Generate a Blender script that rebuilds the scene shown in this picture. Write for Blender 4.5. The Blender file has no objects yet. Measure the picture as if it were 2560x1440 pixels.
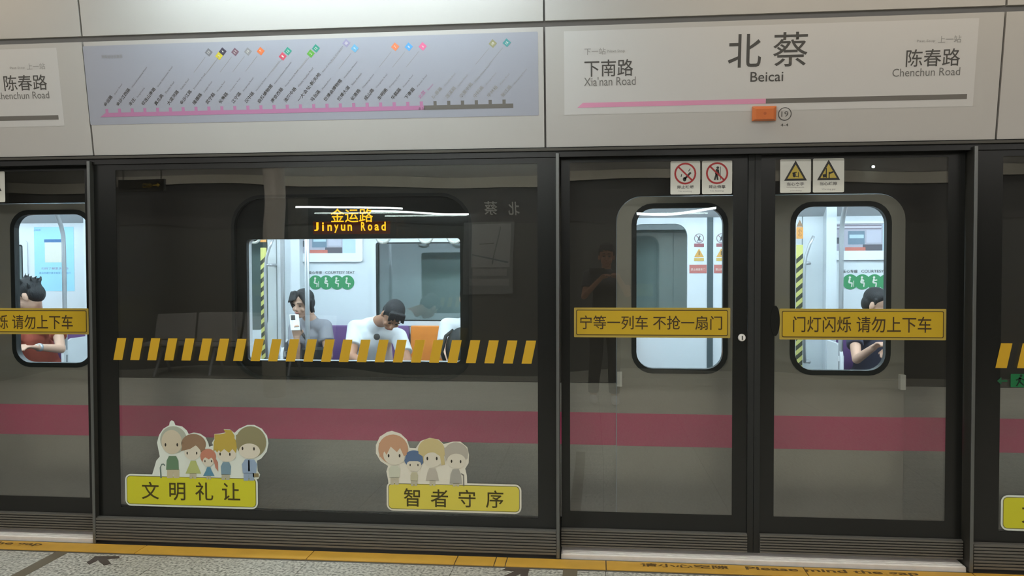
import bpy, bmesh, math, random
from mathutils import Vector, Matrix, Quaternion
random.seed(7)
PI = math.pi
sc = bpy.context.scene
COL = sc.collection

# ------------------------------------------------------------------ camera, light, exposure
F_PX, CAM_D, CAM_H = 2050.0, 4.1, 1.4436
YAW, PITCH, ROLL = -.1023, -.0267, -.003
_F = Vector((math.sin(YAW)*math.cos(PITCH), math.cos(YAW)*math.cos(PITCH), math.sin(PITCH)))
_R = Vector((math.cos(YAW), -math.sin(YAW), 0)); _U = _R.cross(_F)
R_ = math.cos(ROLL)*_R + math.sin(ROLL)*_U; U_ = -math.sin(ROLL)*_R + math.cos(ROLL)*_U
CAMP = Vector((0, -CAM_D, CAM_H))
cam = bpy.data.cameras.new('camera'); camo = bpy.data.objects.new('camera', cam); COL.objects.link(camo)
M = Matrix.Identity(4)
for i in range(3):
    M[i][0] = R_[i]; M[i][1] = U_[i]; M[i][2] = -_F[i]; M[i][3] = CAMP[i]
camo.matrix_world = M
cam.sensor_width = 36; cam.lens = 36*F_PX/2560; cam.clip_start = .05; cam.clip_end = 100
sc.camera = camo

w = bpy.data.worlds.new('world'); sc.world = w; w.use_nodes = True
w.node_tree.nodes['Background'].inputs[0].default_value = (.75, .85, 1, 1)
w.node_tree.nodes['Background'].inputs[1].default_value = .02
sc.view_settings.view_transform = 'Standard'; sc.view_settings.look = 'None'
sc.view_settings.gamma = 1; sc.view_settings.use_curve_mapping = False
sc.view_settings.exposure = 0.0
sc.cycles.transparent_max_bounces = 24
sc.cycles.max_bounces = 8

LAMPS = dict(over_sign=46, warm=21, back=1.2, ledge=24.0, train=30, led=2.6)

def at(px, py, Y=0.0):
    """the point of the plane y = Y seen at a pixel of the 2560 x 1440 photograph"""
    d = _F + R_*((px-1280)/F_PX) - U_*((py-720)/F_PX)
    return CAMP + d*((Y-CAMP.y)/d.y)
def on_floor(px, py, Z=-.03):
    d = _F + R_*((px-1280)/F_PX) - U_*((py-720)/F_PX)
    return CAMP + d*((Z-CAMP.z)/d.z)

# ------------------------------------------------------------------ materials
def lin(c):
    return tuple((x/255/12.92 if x/255 <= .04045 else ((x/255+.055)/1.055)**2.4) for x in c) + (1,)
def mat(name, c, rough=.5, metal=0., noise=0., nscale=8., bump=0., bscale=60., emit=None, es=0., stretch=None, coat=0, spec=None):
    m = bpy.data.materials.new(name); m.use_nodes = True
    nt = m.node_tree; b = nt.nodes['Principled BSDF']
    b.inputs['Base Color'].default_value = lin(c); b.inputs['Roughness'].default_value = rough
    b.inputs['Metallic'].default_value = metal; b.inputs['Coat Weight'].default_value = coat
    if spec is not None: b.inputs['Specular IOR Level'].default_value = spec
    if noise or bump:
        tc = nt.nodes.new('ShaderNodeTexCoord'); mp = nt.nodes.new('ShaderNodeMapping')
        nt.links.new(tc.outputs['Object'], mp.inputs[0])
        if stretch: mp.inputs['Scale'].default_value = stretch
    if noise:
        n = nt.nodes.new('ShaderNodeTexNoise'); n.inputs['Scale'].default_value = nscale; n.inputs['Detail'].default_value = 4
        nt.links.new(mp.outputs[0], n.inputs['Vector'])
        r = nt.nodes.new('ShaderNodeMapRange'); r.inputs[1].default_value = .3; r.inputs[2].default_value = .7
        r.inputs[3].default_value = 1-noise; r.inputs[4].default_value = 1+noise
        nt.links.new(n.outputs[0], r.inputs[0])
        mx = nt.nodes.new('ShaderNodeVectorMath'); mx.operation = 'SCALE'
        mx.inputs[0].default_value = lin(c)[:3]; nt.links.new(r.outputs[0], mx.inputs['Scale'])
        nt.links.new(mx.outputs[0], b.inputs['Base Color'])
    if bump:
        n2 = nt.nodes.new('ShaderNodeTexNoise'); n2.inputs['Scale'].default_value = bscale
        nt.links.new(mp.outputs[0], n2.inputs['Vector'])
        bp = nt.nodes.new('ShaderNodeBump'); bp.inputs['Strength'].default_value = bump; bp.inputs['Distance'].default_value = .01
        nt.links.new(n2.outputs[0], bp.inputs['Height']); nt.links.new(bp.outputs[0], b.inputs['Normal'])
    if emit:
        b.inputs['Emission Color'].default_value = lin(emit); b.inputs['Emission Strength'].default_value = es
    return m
def glass(name, tint, wave=0., wscale=(1, 1, 1), base=.04, rough=0.):
    m = bpy.data.materials.new(name); m.use_nodes = True; nt = m.node_tree; nt.nodes.clear()
    o = nt.nodes.new('ShaderNodeOutputMaterial'); mx = nt.nodes.new('ShaderNodeMixShader')
    tr = nt.nodes.new('ShaderNodeBsdfTransparent'); tr.inputs[0].default_value = (*tint, 1)
    gl = nt.nodes.new('ShaderNodeBsdfGlossy'); gl.inputs['Roughness'].default_value = rough
    lw = nt.nodes.new('ShaderNodeLayerWeight'); pw = nt.nodes.new('ShaderNodeMath'); pw.operation = 'POWER'
    nt.links.new(lw.outputs['Facing'], pw.inputs[0]); pw.inputs[1].default_value = 5
    ma = nt.nodes.new('ShaderNodeMath'); ma.operation = 'MULTIPLY_ADD'
    nt.links.new(pw.outputs[0], ma.inputs[0]); ma.inputs[1].default_value = 1-base; ma.inputs[2].default_value = base
    nt.links.new(ma.outputs[0], mx.inputs[0]); nt.links.new(tr.outputs[0], mx.inputs[1]); nt.links.new(gl.outputs[0], mx.inputs[2])
    nt.links.new(mx.outputs[0], o.inputs[0])
    if wave:
        tc = nt.nodes.new('ShaderNodeTexCoord'); mp = nt.nodes.new('ShaderNodeMapping'); mp.inputs['Scale'].default_value = wscale
        n = nt.nodes.new('ShaderNodeTexNoise'); n.inputs['Scale'].default_value = 1; n.inputs['Detail'].default_value = 1
        bp = nt.nodes.new('ShaderNodeBump'); bp.inputs['Strength'].default_value = 1; bp.inputs['Distance'].default_value = wave
        nt.links.new(tc.outputs['Object'], mp.inputs[0]); nt.links.new(mp.outputs[0], n.inputs['Vector'])
        nt.links.new(n.outputs[0], bp.inputs['Height']); nt.links.new(bp.outputs[0], gl.inputs['Normal'])
    return m
def lamp_mat(name, c, s):
    m = bpy.data.materials.new(name); m.use_nodes = True; nt = m.node_tree; nt.nodes.clear()
    o = nt.nodes.new('ShaderNodeOutputMaterial'); e = nt.nodes.new('ShaderNodeEmission')
    e.inputs[0].default_value = lin(c); e.inputs[1].default_value = s
    nt.links.new(e.outputs[0], o.inputs[0]); return m
def granite_mat():
    m = mat('granite', (176, 172, 160), .35)
    nt = m.node_tree; b = nt.nodes['Principled BSDF']
    tc = nt.nodes.new('ShaderNodeTexCoord'); gm = nt.nodes.new('ShaderNodeNewGeometry')
    v = nt.nodes.new('ShaderNodeTexNoise'); v.inputs['Scale'].default_value = 70; v.inputs['Detail'].default_value = 3
    nt.links.new(gm.outputs['Position'], v.inputs['Vector'])
    cr = nt.nodes.new('ShaderNodeValToRGB'); e = cr.color_ramp.elements
    e[0].position = .36; e[0].color = lin((112, 110, 100)); e[1].position = .62; e[1].color = lin((205, 202, 190))
    x = e.new(.46); x.color = lin((166, 163, 150))
    nt.links.new(v.outputs[0], cr.inputs[0]); nt.links.new(cr.outputs[0], b.inputs['Base Color'])
    return m

MT = dict(
    fascia=mat('painted_aluminium', (184, 181, 176), .42, noise=.015, nscale=2),
    sign=mat('sign_sheet', (200, 198, 195), .35),
    mapsheet=mat('route_map_sheet', (160, 162, 172), .4),
    joint=mat('dark_joint', (124, 122, 120), .45),
    ink=mat('grey_ink', (72, 70, 66), .5), inkl=mat('light_grey_ink', (150, 148, 144), .5), inkm=mat('mid_grey_ink', (112, 110, 106), .5),
    pink=mat('pink_line', (216, 148, 178), .4), pinkm=mat('pink_map_line', (182, 124, 160), .4), greybar=mat('grey_bar', (108, 104, 98), .5),
    black=mat('black_frit', (24, 25, 23), .25), rubber=mat('black_rubber', (30, 32, 30), .55),
    darkmetal=mat('dark_anodised_metal', (78, 76, 70), .4, .6), postm=mat('satin_post_metal', (120, 122, 120), .35, .7),
    kick=mat('ribbed_kick_metal', (116, 114, 108), .42, .4),
    steel=mat('threshold_steel', (236, 232, 226), .4, .1, noise=.05, nscale=20),
    yellow=mat('yellow_edge_tile', (206, 158, 58), .5, noise=.06, nscale=12), brown=mat('brown_print', (96, 72, 30), .6),
    granite=granite_mat(), grout=mat('dark_grout', (84, 82, 74), .7), inlay=mat('brown_floor_inlay', (104, 94, 74), .5, noise=.05),
    arrow=mat('dark_floor_arrow', (78, 68, 60), .5),
    ban=mat('yellow_banner', (200, 166, 36), .35), banb=mat('yellow_banner_border', (182, 158, 70), .35), banink=mat('banner_ink', (66, 48, 14), .5),
    haz=mat('hazard_yellow', (208, 164, 34), .4),
    orange=mat('orange_plastic', (206, 112, 56), .4), white=mat('white_paper', (214, 214, 204), .4),
    red=mat('prohibition_red', (170, 40, 40), .4), blk=mat('print_black', (38, 36, 32), .4),
    glass=glass('screen_glass', (.90, .91, .89), wave=.0045, wscale=(.9, 1, 1.6), base=.085),
    tglass=glass('train_window_glass', (.93, .95, .95), base=.035), far_glass=glass('far_window_glass', (.86, .91, .90), base=.14),
    tbody=mat('brushed_stainless', (192, 189, 184), .27, .55, noise=.05, nscale=6, stretch=(1, 1, 14), bump=.02, bscale=40),
    tdoor=mat('train_door_paint', (188, 183, 175), .3, .45, noise=.03, nscale=5),
    tdark=mat('train_dark_band', (66, 62, 58), .3, noise=.05, nscale=3), tstripe=mat('magenta_stripe', (208, 84, 124), .3),
    gasket=mat('window_gasket', (26, 32, 32), .45), liner=mat('white_liner', (208, 214, 218), .35, noise=.01), ceil=mat('train_ceiling', (176, 180, 184), .5),
    chrome=mat('brushed_chrome', (182, 186, 190), .3, .5), gripw=mat('seat_screen_plastic', (226, 230, 232), .3),
    purple=mat('purple_seat', (112, 84, 134), .35), oseat=mat('orange_seat', (222, 136, 56), .35),
    green=mat('courtesy_green', (62, 140, 92), .4), tdark2=mat('underframe_black', (20, 20, 20), .7),
    ledbox=mat('display_housing', (16, 14, 12), .5), lblue=mat('light_blue_poster', (156, 208, 228), .3), dblue=mat('poster_blue', (70, 112, 160), .4),
    ceilp=mat('platform_ceiling', (120, 120, 118), .6), wallb=mat('far_platform_wall', (84, 86, 84), .5), bandl=mat('painted_soffit_light', (236, 230, 212), .5),
    colm=mat('column_cladding', (214, 206, 192), .4), seatg=mat('grey_waiting_seat', (160, 158, 154), .45),
    skin=mat('skin', (206, 166, 142), .5, noise=.03, nscale=20), skin2=mat('skin_tan', (178, 130, 102), .5, noise=.03, nscale=20),
    hair=mat('black_hair', (34, 34, 36), .5, bump=.5, bscale=90, stretch=(4, 4, .6)),
    eye=mat('eye_dark', (30, 24, 22), .3), lip=mat('lip', (170, 100, 92), .45), greyt=mat('grey_tshirt', (142, 144, 152), .8, noise=.03),
    whitet=mat('white_tshirt', (226, 230, 232), .8, noise=.02), redt=mat('rust_red_tshirt', (172, 86, 68), .8, noise=.04), navy=mat('navy_tshirt', (58, 60, 78), .8, noise=.04),
    dark=mat('dark_trousers', (50, 50, 54), .85, noise=.05), bag=mat('black_bag', (28, 32, 32), .6), beige=mat('beige_trousers', (150, 140, 126), .85), shoe=mat('white_shoe', (190, 190, 190), .6),
    exitg=mat('exit_green', (22, 110, 62), .4), stw=mat('sticker_white', (226, 234, 222), .4), stw2=mat('sticker_warm_white', (230, 226, 208), .4),
    plate1=mat('lime_plate', (212, 210, 44), .4), plate2=mat('yellow_plate', (222, 208, 82), .4), platei=mat('plate_ink', (70, 62, 14), .5),
    led=lamp_mat('amber_led', (255, 176, 24), LAMPS['led']), ledg=lamp_mat('amber_led_panel', (120, 46, 4), .35),
    lamp1=lamp_mat('cool_tube', (232, 250, 255), LAMPS['over_sign']), lamp2=lamp_mat('warm_tube', (252, 247, 242), LAMPS['warm']),
    lamp4=lamp_mat('header_fill', (255, 236, 206), 9),
    lamp3=lamp_mat('back_tube', (250, 250, 240), LAMPS['back']), lampl=lamp_mat('ledge_tube', (235, 250, 250), LAMPS['ledge']), lampt=lamp_mat('train_tube', (222, 240, 255), LAMPS['train']),
)
_cm = {}
def cmat(c, rough=.45):
    k = (c, rough)
    if k not in _cm: _cm[k] = mat('print_%02x%02x%02x' % c, c, rough)
    return _cm[k]

# ------------------------------------------------------------------ mesh helpers (all shapes in world coordinates)
class MB:
    def __init__(s): s.v = []; s.f = []
    def add(s, vs, fs):
        n = len(s.v); s.v += [tuple(v) for v in vs]; s.f += [tuple(i+n for i in f) for f in fs]; return s
    def box(s, x0, x1, y0, y1, z0, z1):
        vs = [(x, y, z) for z in (z0, z1) for y in (y0, y1) for x in (x0, x1)]
        return s.add(vs, [(0, 2, 3, 1), (4, 5, 7, 6), (0, 1, 5, 4), (2, 6, 7, 3), (0, 4, 6, 2), (1, 3, 7, 5)])
    def ring(s, c, a, b, n): return [c + a*math.cos(2*PI*k/n) + b*math.sin(2*PI*k/n) for k in range(n)]
    def tube(s, pts, rs, n=12, caps=True):
        pts = [Vector(p) for p in pts]
        if not hasattr(rs, '__len__'): rs = [rs]*len(pts)
        base = len(s.v); ref = None
        for i, p in enumerate(pts):
            d = (pts[min(i+1, len(pts)-1)] - pts[max(i-1, 0)]).normalized()
            if ref is None: ref = Vector((0, 0, 1)) if abs(d.z) < .9 else Vector((1, 0, 0))
            a = d.cross(ref).normalized(); b = d.cross(a).normalized(); ref = -b if False else a.cross(d)
            s.v += [tuple(q) for q in s.ring(p, a*rs[i], b*rs[i], n)]
        for i in range(len(pts)-1):
            for k in range(n):
                s.f.append((base+i*n+k, base+i*n+(k+1) % n, base+(i+1)*n+(k+1) % n, base+(i+1)*n+k))
        if caps:
            s.f.append(tuple(base+k for k in range(n))[::-1]); s.f.append(tuple(base+(len(pts)-1)*n+k for k in range(n)))
        return s
    def ell(s, c, r, rot=None, n=16, m=10):
        c = Vector(c); rot = rot or Matrix.Identity(3); base = len(s.v)
        s.v.append(tuple(c + rot @ Vector((0, 0, r[2]))))
        for i in range(1, m):
            t = PI*i/m
            for k in range(n):
                a = 2*PI*k/n
                s.v.append(tuple(c + rot @ Vector((r[0]*math.sin(t)*math.cos(a), r[1]*math.sin(t)*math.sin(a), r[2]*math.cos(t)))))
        s.v.append(tuple(c + rot @ Vector((0, 0, -r[2])))); last = len(s.v)-1
        for k in range(n):
            s.f.append((base, base+1+k, base+1+(k+1) % n)); q = base+1+(m-2)*n
            s.f.append((last, q+(k+1) % n, q+k))
        for i in range(m-2):
            for k in range(n):
                a = base+1+i*n
                s.f.append((a+k, a+n+k, a+n+(k+1) % n, a+(k+1) % n))
        return s
    def cap(s, p0, p1, r0, r1, n=14):
        s.tube([p0, p1], [r0, r1], n); s.ell(p0, (r0,)*3, n=n, m=8); s.ell(p1, (r1,)*3, n=n, m=8); return s
    def mesh(s, name='m'):
        me = bpy.data.meshes.new(name); me.from_pydata(s.v, [], s.f); me.update()
        bm = bmesh.new(); bm.from_mesh(me); bmesh.ops.recalc_face_normals(bm, faces=bm.faces); bm.to_mesh(me); bm.free()
        return me

OFF = {}
def empty(name, loc, label=None, cat=None, group=None, kind=None):
    o = bpy.data.objects.new(name, None); COL.objects.link(o); o.location = loc; o.empty_display_size = .05
    OFF[o] = Vector(loc); tag(o, label, cat, group, kind); return o
def tag(o, label=None, cat=None, group=None, kind=None):
    for k, v in (('label', label), ('category', cat), ('group', group), ('kind', kind)):
        if v: o[k] = v
    return o
def put(name, me, m, parent=None, smooth=False, bevel=0., label=None, cat=None, group=None, kind=None):
    """link a world-space mesh as one object, its origin at its base (or at its parent's)"""
    if isinstance(me, MB): me = me.mesh(name)
    if parent is None:
        vs = [v.co for v in me.vertices]
        L = Vector(((min(v.x for v in vs)+max(v.x for v in vs))/2, (min(v.y for v in vs)+max(v.y for v in vs))/2, min(v.z for v in vs)))
    else: L = OFF[parent]
    me.transform(Matrix.Translation(-L)); me.name = name
    me.materials.clear(); me.materials.append(m)
    o = bpy.data.objects.new(name, me); COL.objects.link(o)
    if parent is None: o.location = L
    else: o.parent = parent
    OFF[o] = L.copy()
    if smooth:
        for p in me.polygons: p.use_smooth = True
    if bevel:
        b = o.modifiers.new('bevel', 'BEVEL'); b.width = bevel; b.segments = 2; b.limit_method = 'ANGLE'; b.angle_limit = .6
    return tag(o, label, cat, group, kind)

def frame(o, U, V):
    U = Vector(U).normalized(); V = Vector(V).normalized(); N = U.cross(V)
    Mx = Matrix.Identity(4)
    for i in range(3): Mx[i][0] = U[i]; Mx[i][1] = V[i]; Mx[i][2] = N[i]; Mx[i][3] = o[i]
    return Mx
FRONT = lambda y=0.: frame((0, y, 0), (1, 0, 0), (0, 0, 1))      # local x = world x, local y = world z, facing the camera
TH = math.radians(8)
FASC = frame((0, -.02, 2.03), (1, 0, 0), (0, -math.sin(TH), math.cos(TH)))
def fuv(px, py):
    """pixel -> (u, v) on the leaning header"""
    o = Vector((0, -.02, 2.03)); V = Vector((0, -math.sin(TH), math.cos(TH))); n = Vector((0, math.cos(TH), math.sin(TH)))
    d = _F + R_*((px-1280)/F_PX) - U_*((py-720)/F_PX)
    p = CAMP + d*(((o-CAMP).dot(n))/d.dot(n)); return (p.x, (p-o).dot(V))
def puv(px, py, Y=0.):
    p = at(px, py, Y); return (p.x, p.z)

def plate(loops, z0, z1, fr):
    """flat shape with holes, extruded from z0 to z1 along the frame's normal"""
    cu = bpy.data.curves.new('c', 'CURVE'); cu.dimensions = '2D'; cu.fill_mode = 'BOTH'; cu.extrude = (z1-z0)/2
    for lp in loops:
        sp = cu.splines.new('POLY'); sp.points.add(len(lp)-1)
        for i, (x, y) in enumerate(lp): sp.points[i].co = (x, y, 0, 1)
        sp.use_cyclic_u = True
    ob = bpy.data.objects.new('c', cu); me = bpy.data.meshes.new_from_object(ob)
    bpy.data.objects.remove(ob); bpy.data.curves.remove(cu)
    me.transform(fr @ Matrix.Translation((0, 0, (z0+z1)/2))); return me
def rr(x0, x1, y0, y1, r=0., n=6, bl=None):
    if r <= 0: return [(x0, y0), (x1, y0), (x1, y1), (x0, y1)]
    out = []
    for cx, cy, a in ((x1-r, y0+r, -90), (x1-r, y1-r, 0), (x0+r, y1-r, 90), (x0+r, y0+r, 180)):
        for k in range(n+1):
            t = math.radians(a+90*k/n); out.append((cx+r*math.cos(t), cy+r*math.sin(t)))
    return out
def circ(cx, cy, rx, ry=None, n=28, a0=0, a1=360):
    ry = ry or rx; full = abs(a1-a0) >= 360; m = n if full else n+1
    return [(cx+rx*math.cos(math.radians(a0+(a1-a0)*k/n)), cy+ry*math.sin(math.radians(a0+(a1-a0)*k/n))) for k in range(m)]
def seg(x0, y0, x1, y1, w_):
    dx, dy = x1-x0, y1-y0; L = math.hypot(dx, dy) or 1; nx, ny = -dy/L*w_/2, dx/L*w_/2
    return [(x0+nx, y0+ny), (x0-nx, y0-ny), (x1-nx, y1-ny), (x1+nx, y1+ny)]
def join(meshes):
    a = MB()
    for me in meshes:
        a.add([v.co[:] for v in me.vertices], [tuple(p.vertices) for p in me.polygons])
    me = bpy.data.meshes.new('j'); me.from_pydata(a.v, [], a.f); return me
def tmesh(s, rect, z, fr, bold=0., rot=0., keep=False, shear=0., space=1., th=.0004):
    """lettering fitted to rect (x0,x1,y0,y1) of the frame; rot turns it about the rect's lower-left corner"""
    cu = bpy.data.curves.new('t', 'FONT'); cu.body = s; cu.size = 1; cu.offset = bold; cu.extrude = .0; cu.resolution_u = 3
    cu.space_character = space
    ob = bpy.data.objects.new('t', cu); me = bpy.data.meshes.new_from_object(ob)
    bpy.data.objects.remove(ob); bpy.data.curves.remove(cu)
    xs = [v.co.x for v in me.vertices]; ys = [v.co.y for v in me.vertices]
    if not xs: return me
    x0, x1, y0, y1 = rect; sx = (x1-x0)/(max(xs)-min(xs)); sy = (y1-y0)/(max(ys)-min(ys))
    if keep: sx = sy
    T = Matrix.Translation((x0, y0, z)) @ Matrix.Rotation(rot, 4, 'Z') @ Matrix.Diagonal((sx, sy, 1, 1)) @ Matrix.Translation((-min(xs), -min(ys), 0))
    me.transform(fr @ T); return me

def rects(c0, c1, f): (a, b), (c, d) = f(*c0), f(*c1); return (min(a, c), max(a, c), min(b, d), max(b, d))

# ------------------------------------------------------------------ the platform: floor, header, ceiling
FZ = -.03
fl = put('floor', MB().box(-9, 9, -9.2, .2, FZ-.1, FZ-.004), MT['grout'], kind='structure')
proto = None
TS = .74
for ix in range(-11, 12):
    for iy in range(10):
        x0 = .045+ix*TS; y1 = -.145-iy*TS
        if proto is None:
            o = put('granite_tile', MB().box(x0+.0015, x0+TS-.0015, y1-TS+.0015, y1-.0015, FZ-.02, FZ), MT['granite'], fl)
            proto = o; p0 = (x0, y1)
        else:
            o = proto.copy(); COL.objects.link(o); o.location = (x0-p0[0], y1-p0[1], 0)
def floor_print(name, pts, m, parent, z=.0012):
    return put(name, plate([[(p[0], p[1]) for p in pts]], FZ+.0002, FZ+z, Matrix.Identity(4)), m, parent)
for xb in (-2.75, -.125, -7.2, 4.3):
    floor_print('brown_band', [(xb-.035, -2.2), (xb+.035, -2.2), (xb+.035, -.15), (xb-.035, -.15)], MT['inlay'], fl)
def arrow(pix, label, dx=0):
    pts = [on_floor(*p) for p in pix]
    put('floor_arrow', plate([[(p.x+dx, p.y) for p in pts]], FZ+.0002, FZ+.0015, Matrix.Identity(4)), MT['arrow'], label=label, cat='floor marking', group=None)
arrow([(217, 1407), (238, 1391), (298, 1390.5), (299, 1396), (268, 1398), (278, 1410), (260, 1414), (245, 1401), (223, 1412)], 'dark arrowhead on the granite floor at lower left, pointing to the left door')
arrow([(1255, 1426), (1268, 1419), (1323, 1423), (1317, 1452), (1300, 1455), (1301, 1435), (1248, 1458), (1238, 1450), (1287, 1428)], 'dark arrow on the granite floor in front of the sliding doors, cut by the frame')

# yellow edge strip
ed = put('trim_1', MB().box(-9, 9, -.16, .02, FZ-.02, FZ+.0005), MT['grout'], kind='structure')
js = [-9, -6.8, on_floor(361, 1370).x-4.44+1.2, on_floor(361, 1370).x, -1.45, on_floor(1143, 1397).x, on_floor(1240, 1400).x, on_floor(1267, 1402).x, on_floor(1515, 1410).x, 1.0, 1.78, 3.0, 4.4, 6.5, 9]
for a, b in zip(js, js[1:]):
    put('yellow_tile', MB().box(a+.002, b-.002, -.145, -.028, FZ, FZ+.006), MT['yellow'], ed, bevel=.002)
FLO = frame((0, 0, FZ+.0065), (1, 0, 0), (0, 1, 0))
for dx in (0, -4.44, 4.44):
    put('lettering', tmesh('请小心空隙', (.215+dx, .64+dx, -.092, -.045), .0003, FLO, bold=.02), MT['brown'], ed)
    put('lettering', tmesh('Please mind the gap', (.72+dx, 1.52+dx, -.1, -.045), .0003, FLO, bold=.02, ), MT['brown'], ed)

BAYS = [(-7.1, -4.6, 'fix'), (-4.6, -2.656, 'door'), (-2.656, -.188, 'fix'), (-.188, 1.775, 'door'), (1.775, 4.25, 'fix'), (4.25, 6.2, 'door')]
# thresholds
for x0, x1, k in BAYS:
    if k == 'door':
        t = put('trim_2', MB().box(x0+.012, x1-.012, -.011, .10, FZ, -.004), MT['steel'], kind='structure', bevel=.003)
        for j in range(3):
            put('ridge', MB().box(x0+.02, x1-.02, -.004+j*.022, .008+j*.022, -.004, -.001), MT['steel'], t)
put('trim_3', MB().box(-9, 9, .10, .3, -.6, FZ-.004), MT['tdark2'], kind='structure')

# header: two rows of leaning panels on a dark backing
hd = put('wall_front', MB().add([FASC @ Vector((x, v, z)) for z in (-.10, -.02) for v in (-.03, 1.15) for x in (-9, 9)],
        [(0, 2, 3, 1), (4, 5, 7, 6), (0, 1, 5, 4), (2, 6, 7, 3), (0, 4, 6, 2), (1, 3, 7, 5)]), MT['joint'], kind='structure')
JX = [-9, -7.12, -4.72, -2.627, -.250, 1.867, 4.24, 6.36, 9]
for i, (a, b) in enumerate(zip(JX, JX[1:])):
    put('header_panel', plate([rr(a+.005, b-.005, .002, .577, .002)], -.02, 0, FASC), MT['fascia'], hd, bevel=.002)
    put('upper_panel', plate([rr(a+.005, b-.005, .606, 1.12, .002)], -.02, 0, FASC), MT['fascia'], hd, bevel=.002)
put('trim_4', MB().box(-9, 9, -.012, .1, 1.985, 2.032), MT['black'], kind='structure')
put('trim_5', MB().box(-9, 9, -.03, -.012, 2.014, 2.026), MT['darkmetal'], kind='structure')

# ------------------------------------------------------------------ screen doors and fixed panes
DY = .05; DK = (CAM_D+DY)/CAM_D          # the doors stand a little behind the fixed panes
def kick(x0, x1, y0, parent, z0=-.006, z1=.117, ribs=8):
    k = MB(); h = (z1-z0)/ribs
    k.box(x0, x1, y0+.009, y0+.03, z0, z1)
    for i in range(ribs): k.box(x0, x1, y0-.002, y0+.010, z0+i*h+.0028, z0+(i+1)*h-.0028)
    return put('kick_panel', k, MT['kick'], parent)
for i, (x, wdt) in enumerate([(-7.1, .03), (-4.6, .03), (-2.65, .03), (-.19, .03), (1.775, .03), (4.25, .03), (6.2, .03)]):
    e = empty('trim_6', (x, 0, 0), kind='structure')
    put('post_face', MB().box(x-.008, x+.008, -.036, -.030, -.02, 2.0), MT['postm'], e, bevel=.002)
    put('post_body', MB().box(x-.008, x+.008, -.030, .09, -.02, 2.0), MT['darkmetal'], e)
nwin = 0; ndoor = 0
for x0, x1, k in BAYS:
    if k == 'fix':
        nwin += 1; e = empty('window_%d' % nwin, ((x0+x1)/2, 0, 0), kind='structure')
        put('pane', MB().box(x0+.012, x1-.012, .004, .014, .0, 2.0), MT['glass'], e)
        put('black_border', plate([rr(x0+.012, x1-.01, .115, 1.99), rr(x0+.136, x1-.104, .168, 1.955, .004)], -.003, -.0005, FRONT()), MT['black'], e)
        kick(x0+.012, x1-.012, -.03, e)
    else:
        ndoor += 1; e = empty('door_%d' % ndoor, ((x0+x1)/2, 0, 0), kind='structure')
        sh = x0+.188; X = lambda px, py=900: at(px, py, DY).x+sh
        cx = X(1884)
        for a, b, h0, h1 in ((x0+.012, cx-.031, X(1425), X(1831)), (cx+.031, x1-.012, X(1936), X(2366))):
            put('pane', MB().box(a, b, DY+.001, DY+.011, .05, 1.99), MT['glass'], e)
            put('black_border', plate([rr(a, b, .112, 1.985), rr(h0, h1, .197, 1.963, .004)], -.003, -.0005, FRONT(DY)), MT['black'], e)
            kick(a, b, DY-.022, e, z0=.018, z1=.112, ribs=7)
        put('rubber_seal', MB().box(cx-.03, cx-.001, DY-.012, DY+.02, .016, 1.99), MT['rubber'], e)
        put('rubber_seal', MB().box(cx+.001, cx+.03, DY-.012, DY+.02, .016, 1.99), MT['rubber'], e)
        lk = put('keyhole', MB().tube([(cx-.058, DY, 1.086), (cx-.058, DY-.016, 1.086)], [.019, .016], 24), MT['steel'], e, bevel=.002)
        put('key_slot', MB().box(cx-.0605, cx-.0555, DY-.0175, DY-.0158, 1.076, 1.096), MT['blk'], lk)
        put('handle_recess', plate([circ(cx+.103, 1.17, .022, .075)], .0, .003, FRONT(DY)), MT['black'], e)

# ------------------------------------------------------------------ signs on the header
def z(k): return .0008+k*.0006
def sheet(name, rect, m, parent, fr, k=0, r=.002, dz=.0012):
    return put(name, plate([rr(*rect, r)], 0.0004 if k == 0 else z(k)-.0005, z(k), fr), m, parent)
def letter(s, c0, c1, m, parent, fr, f, k=2, **kw):
    return put('lettering', tmesh(s, rects(c0, c1, f), z(k)+.0003, fr, **kw), m, parent)

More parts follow.
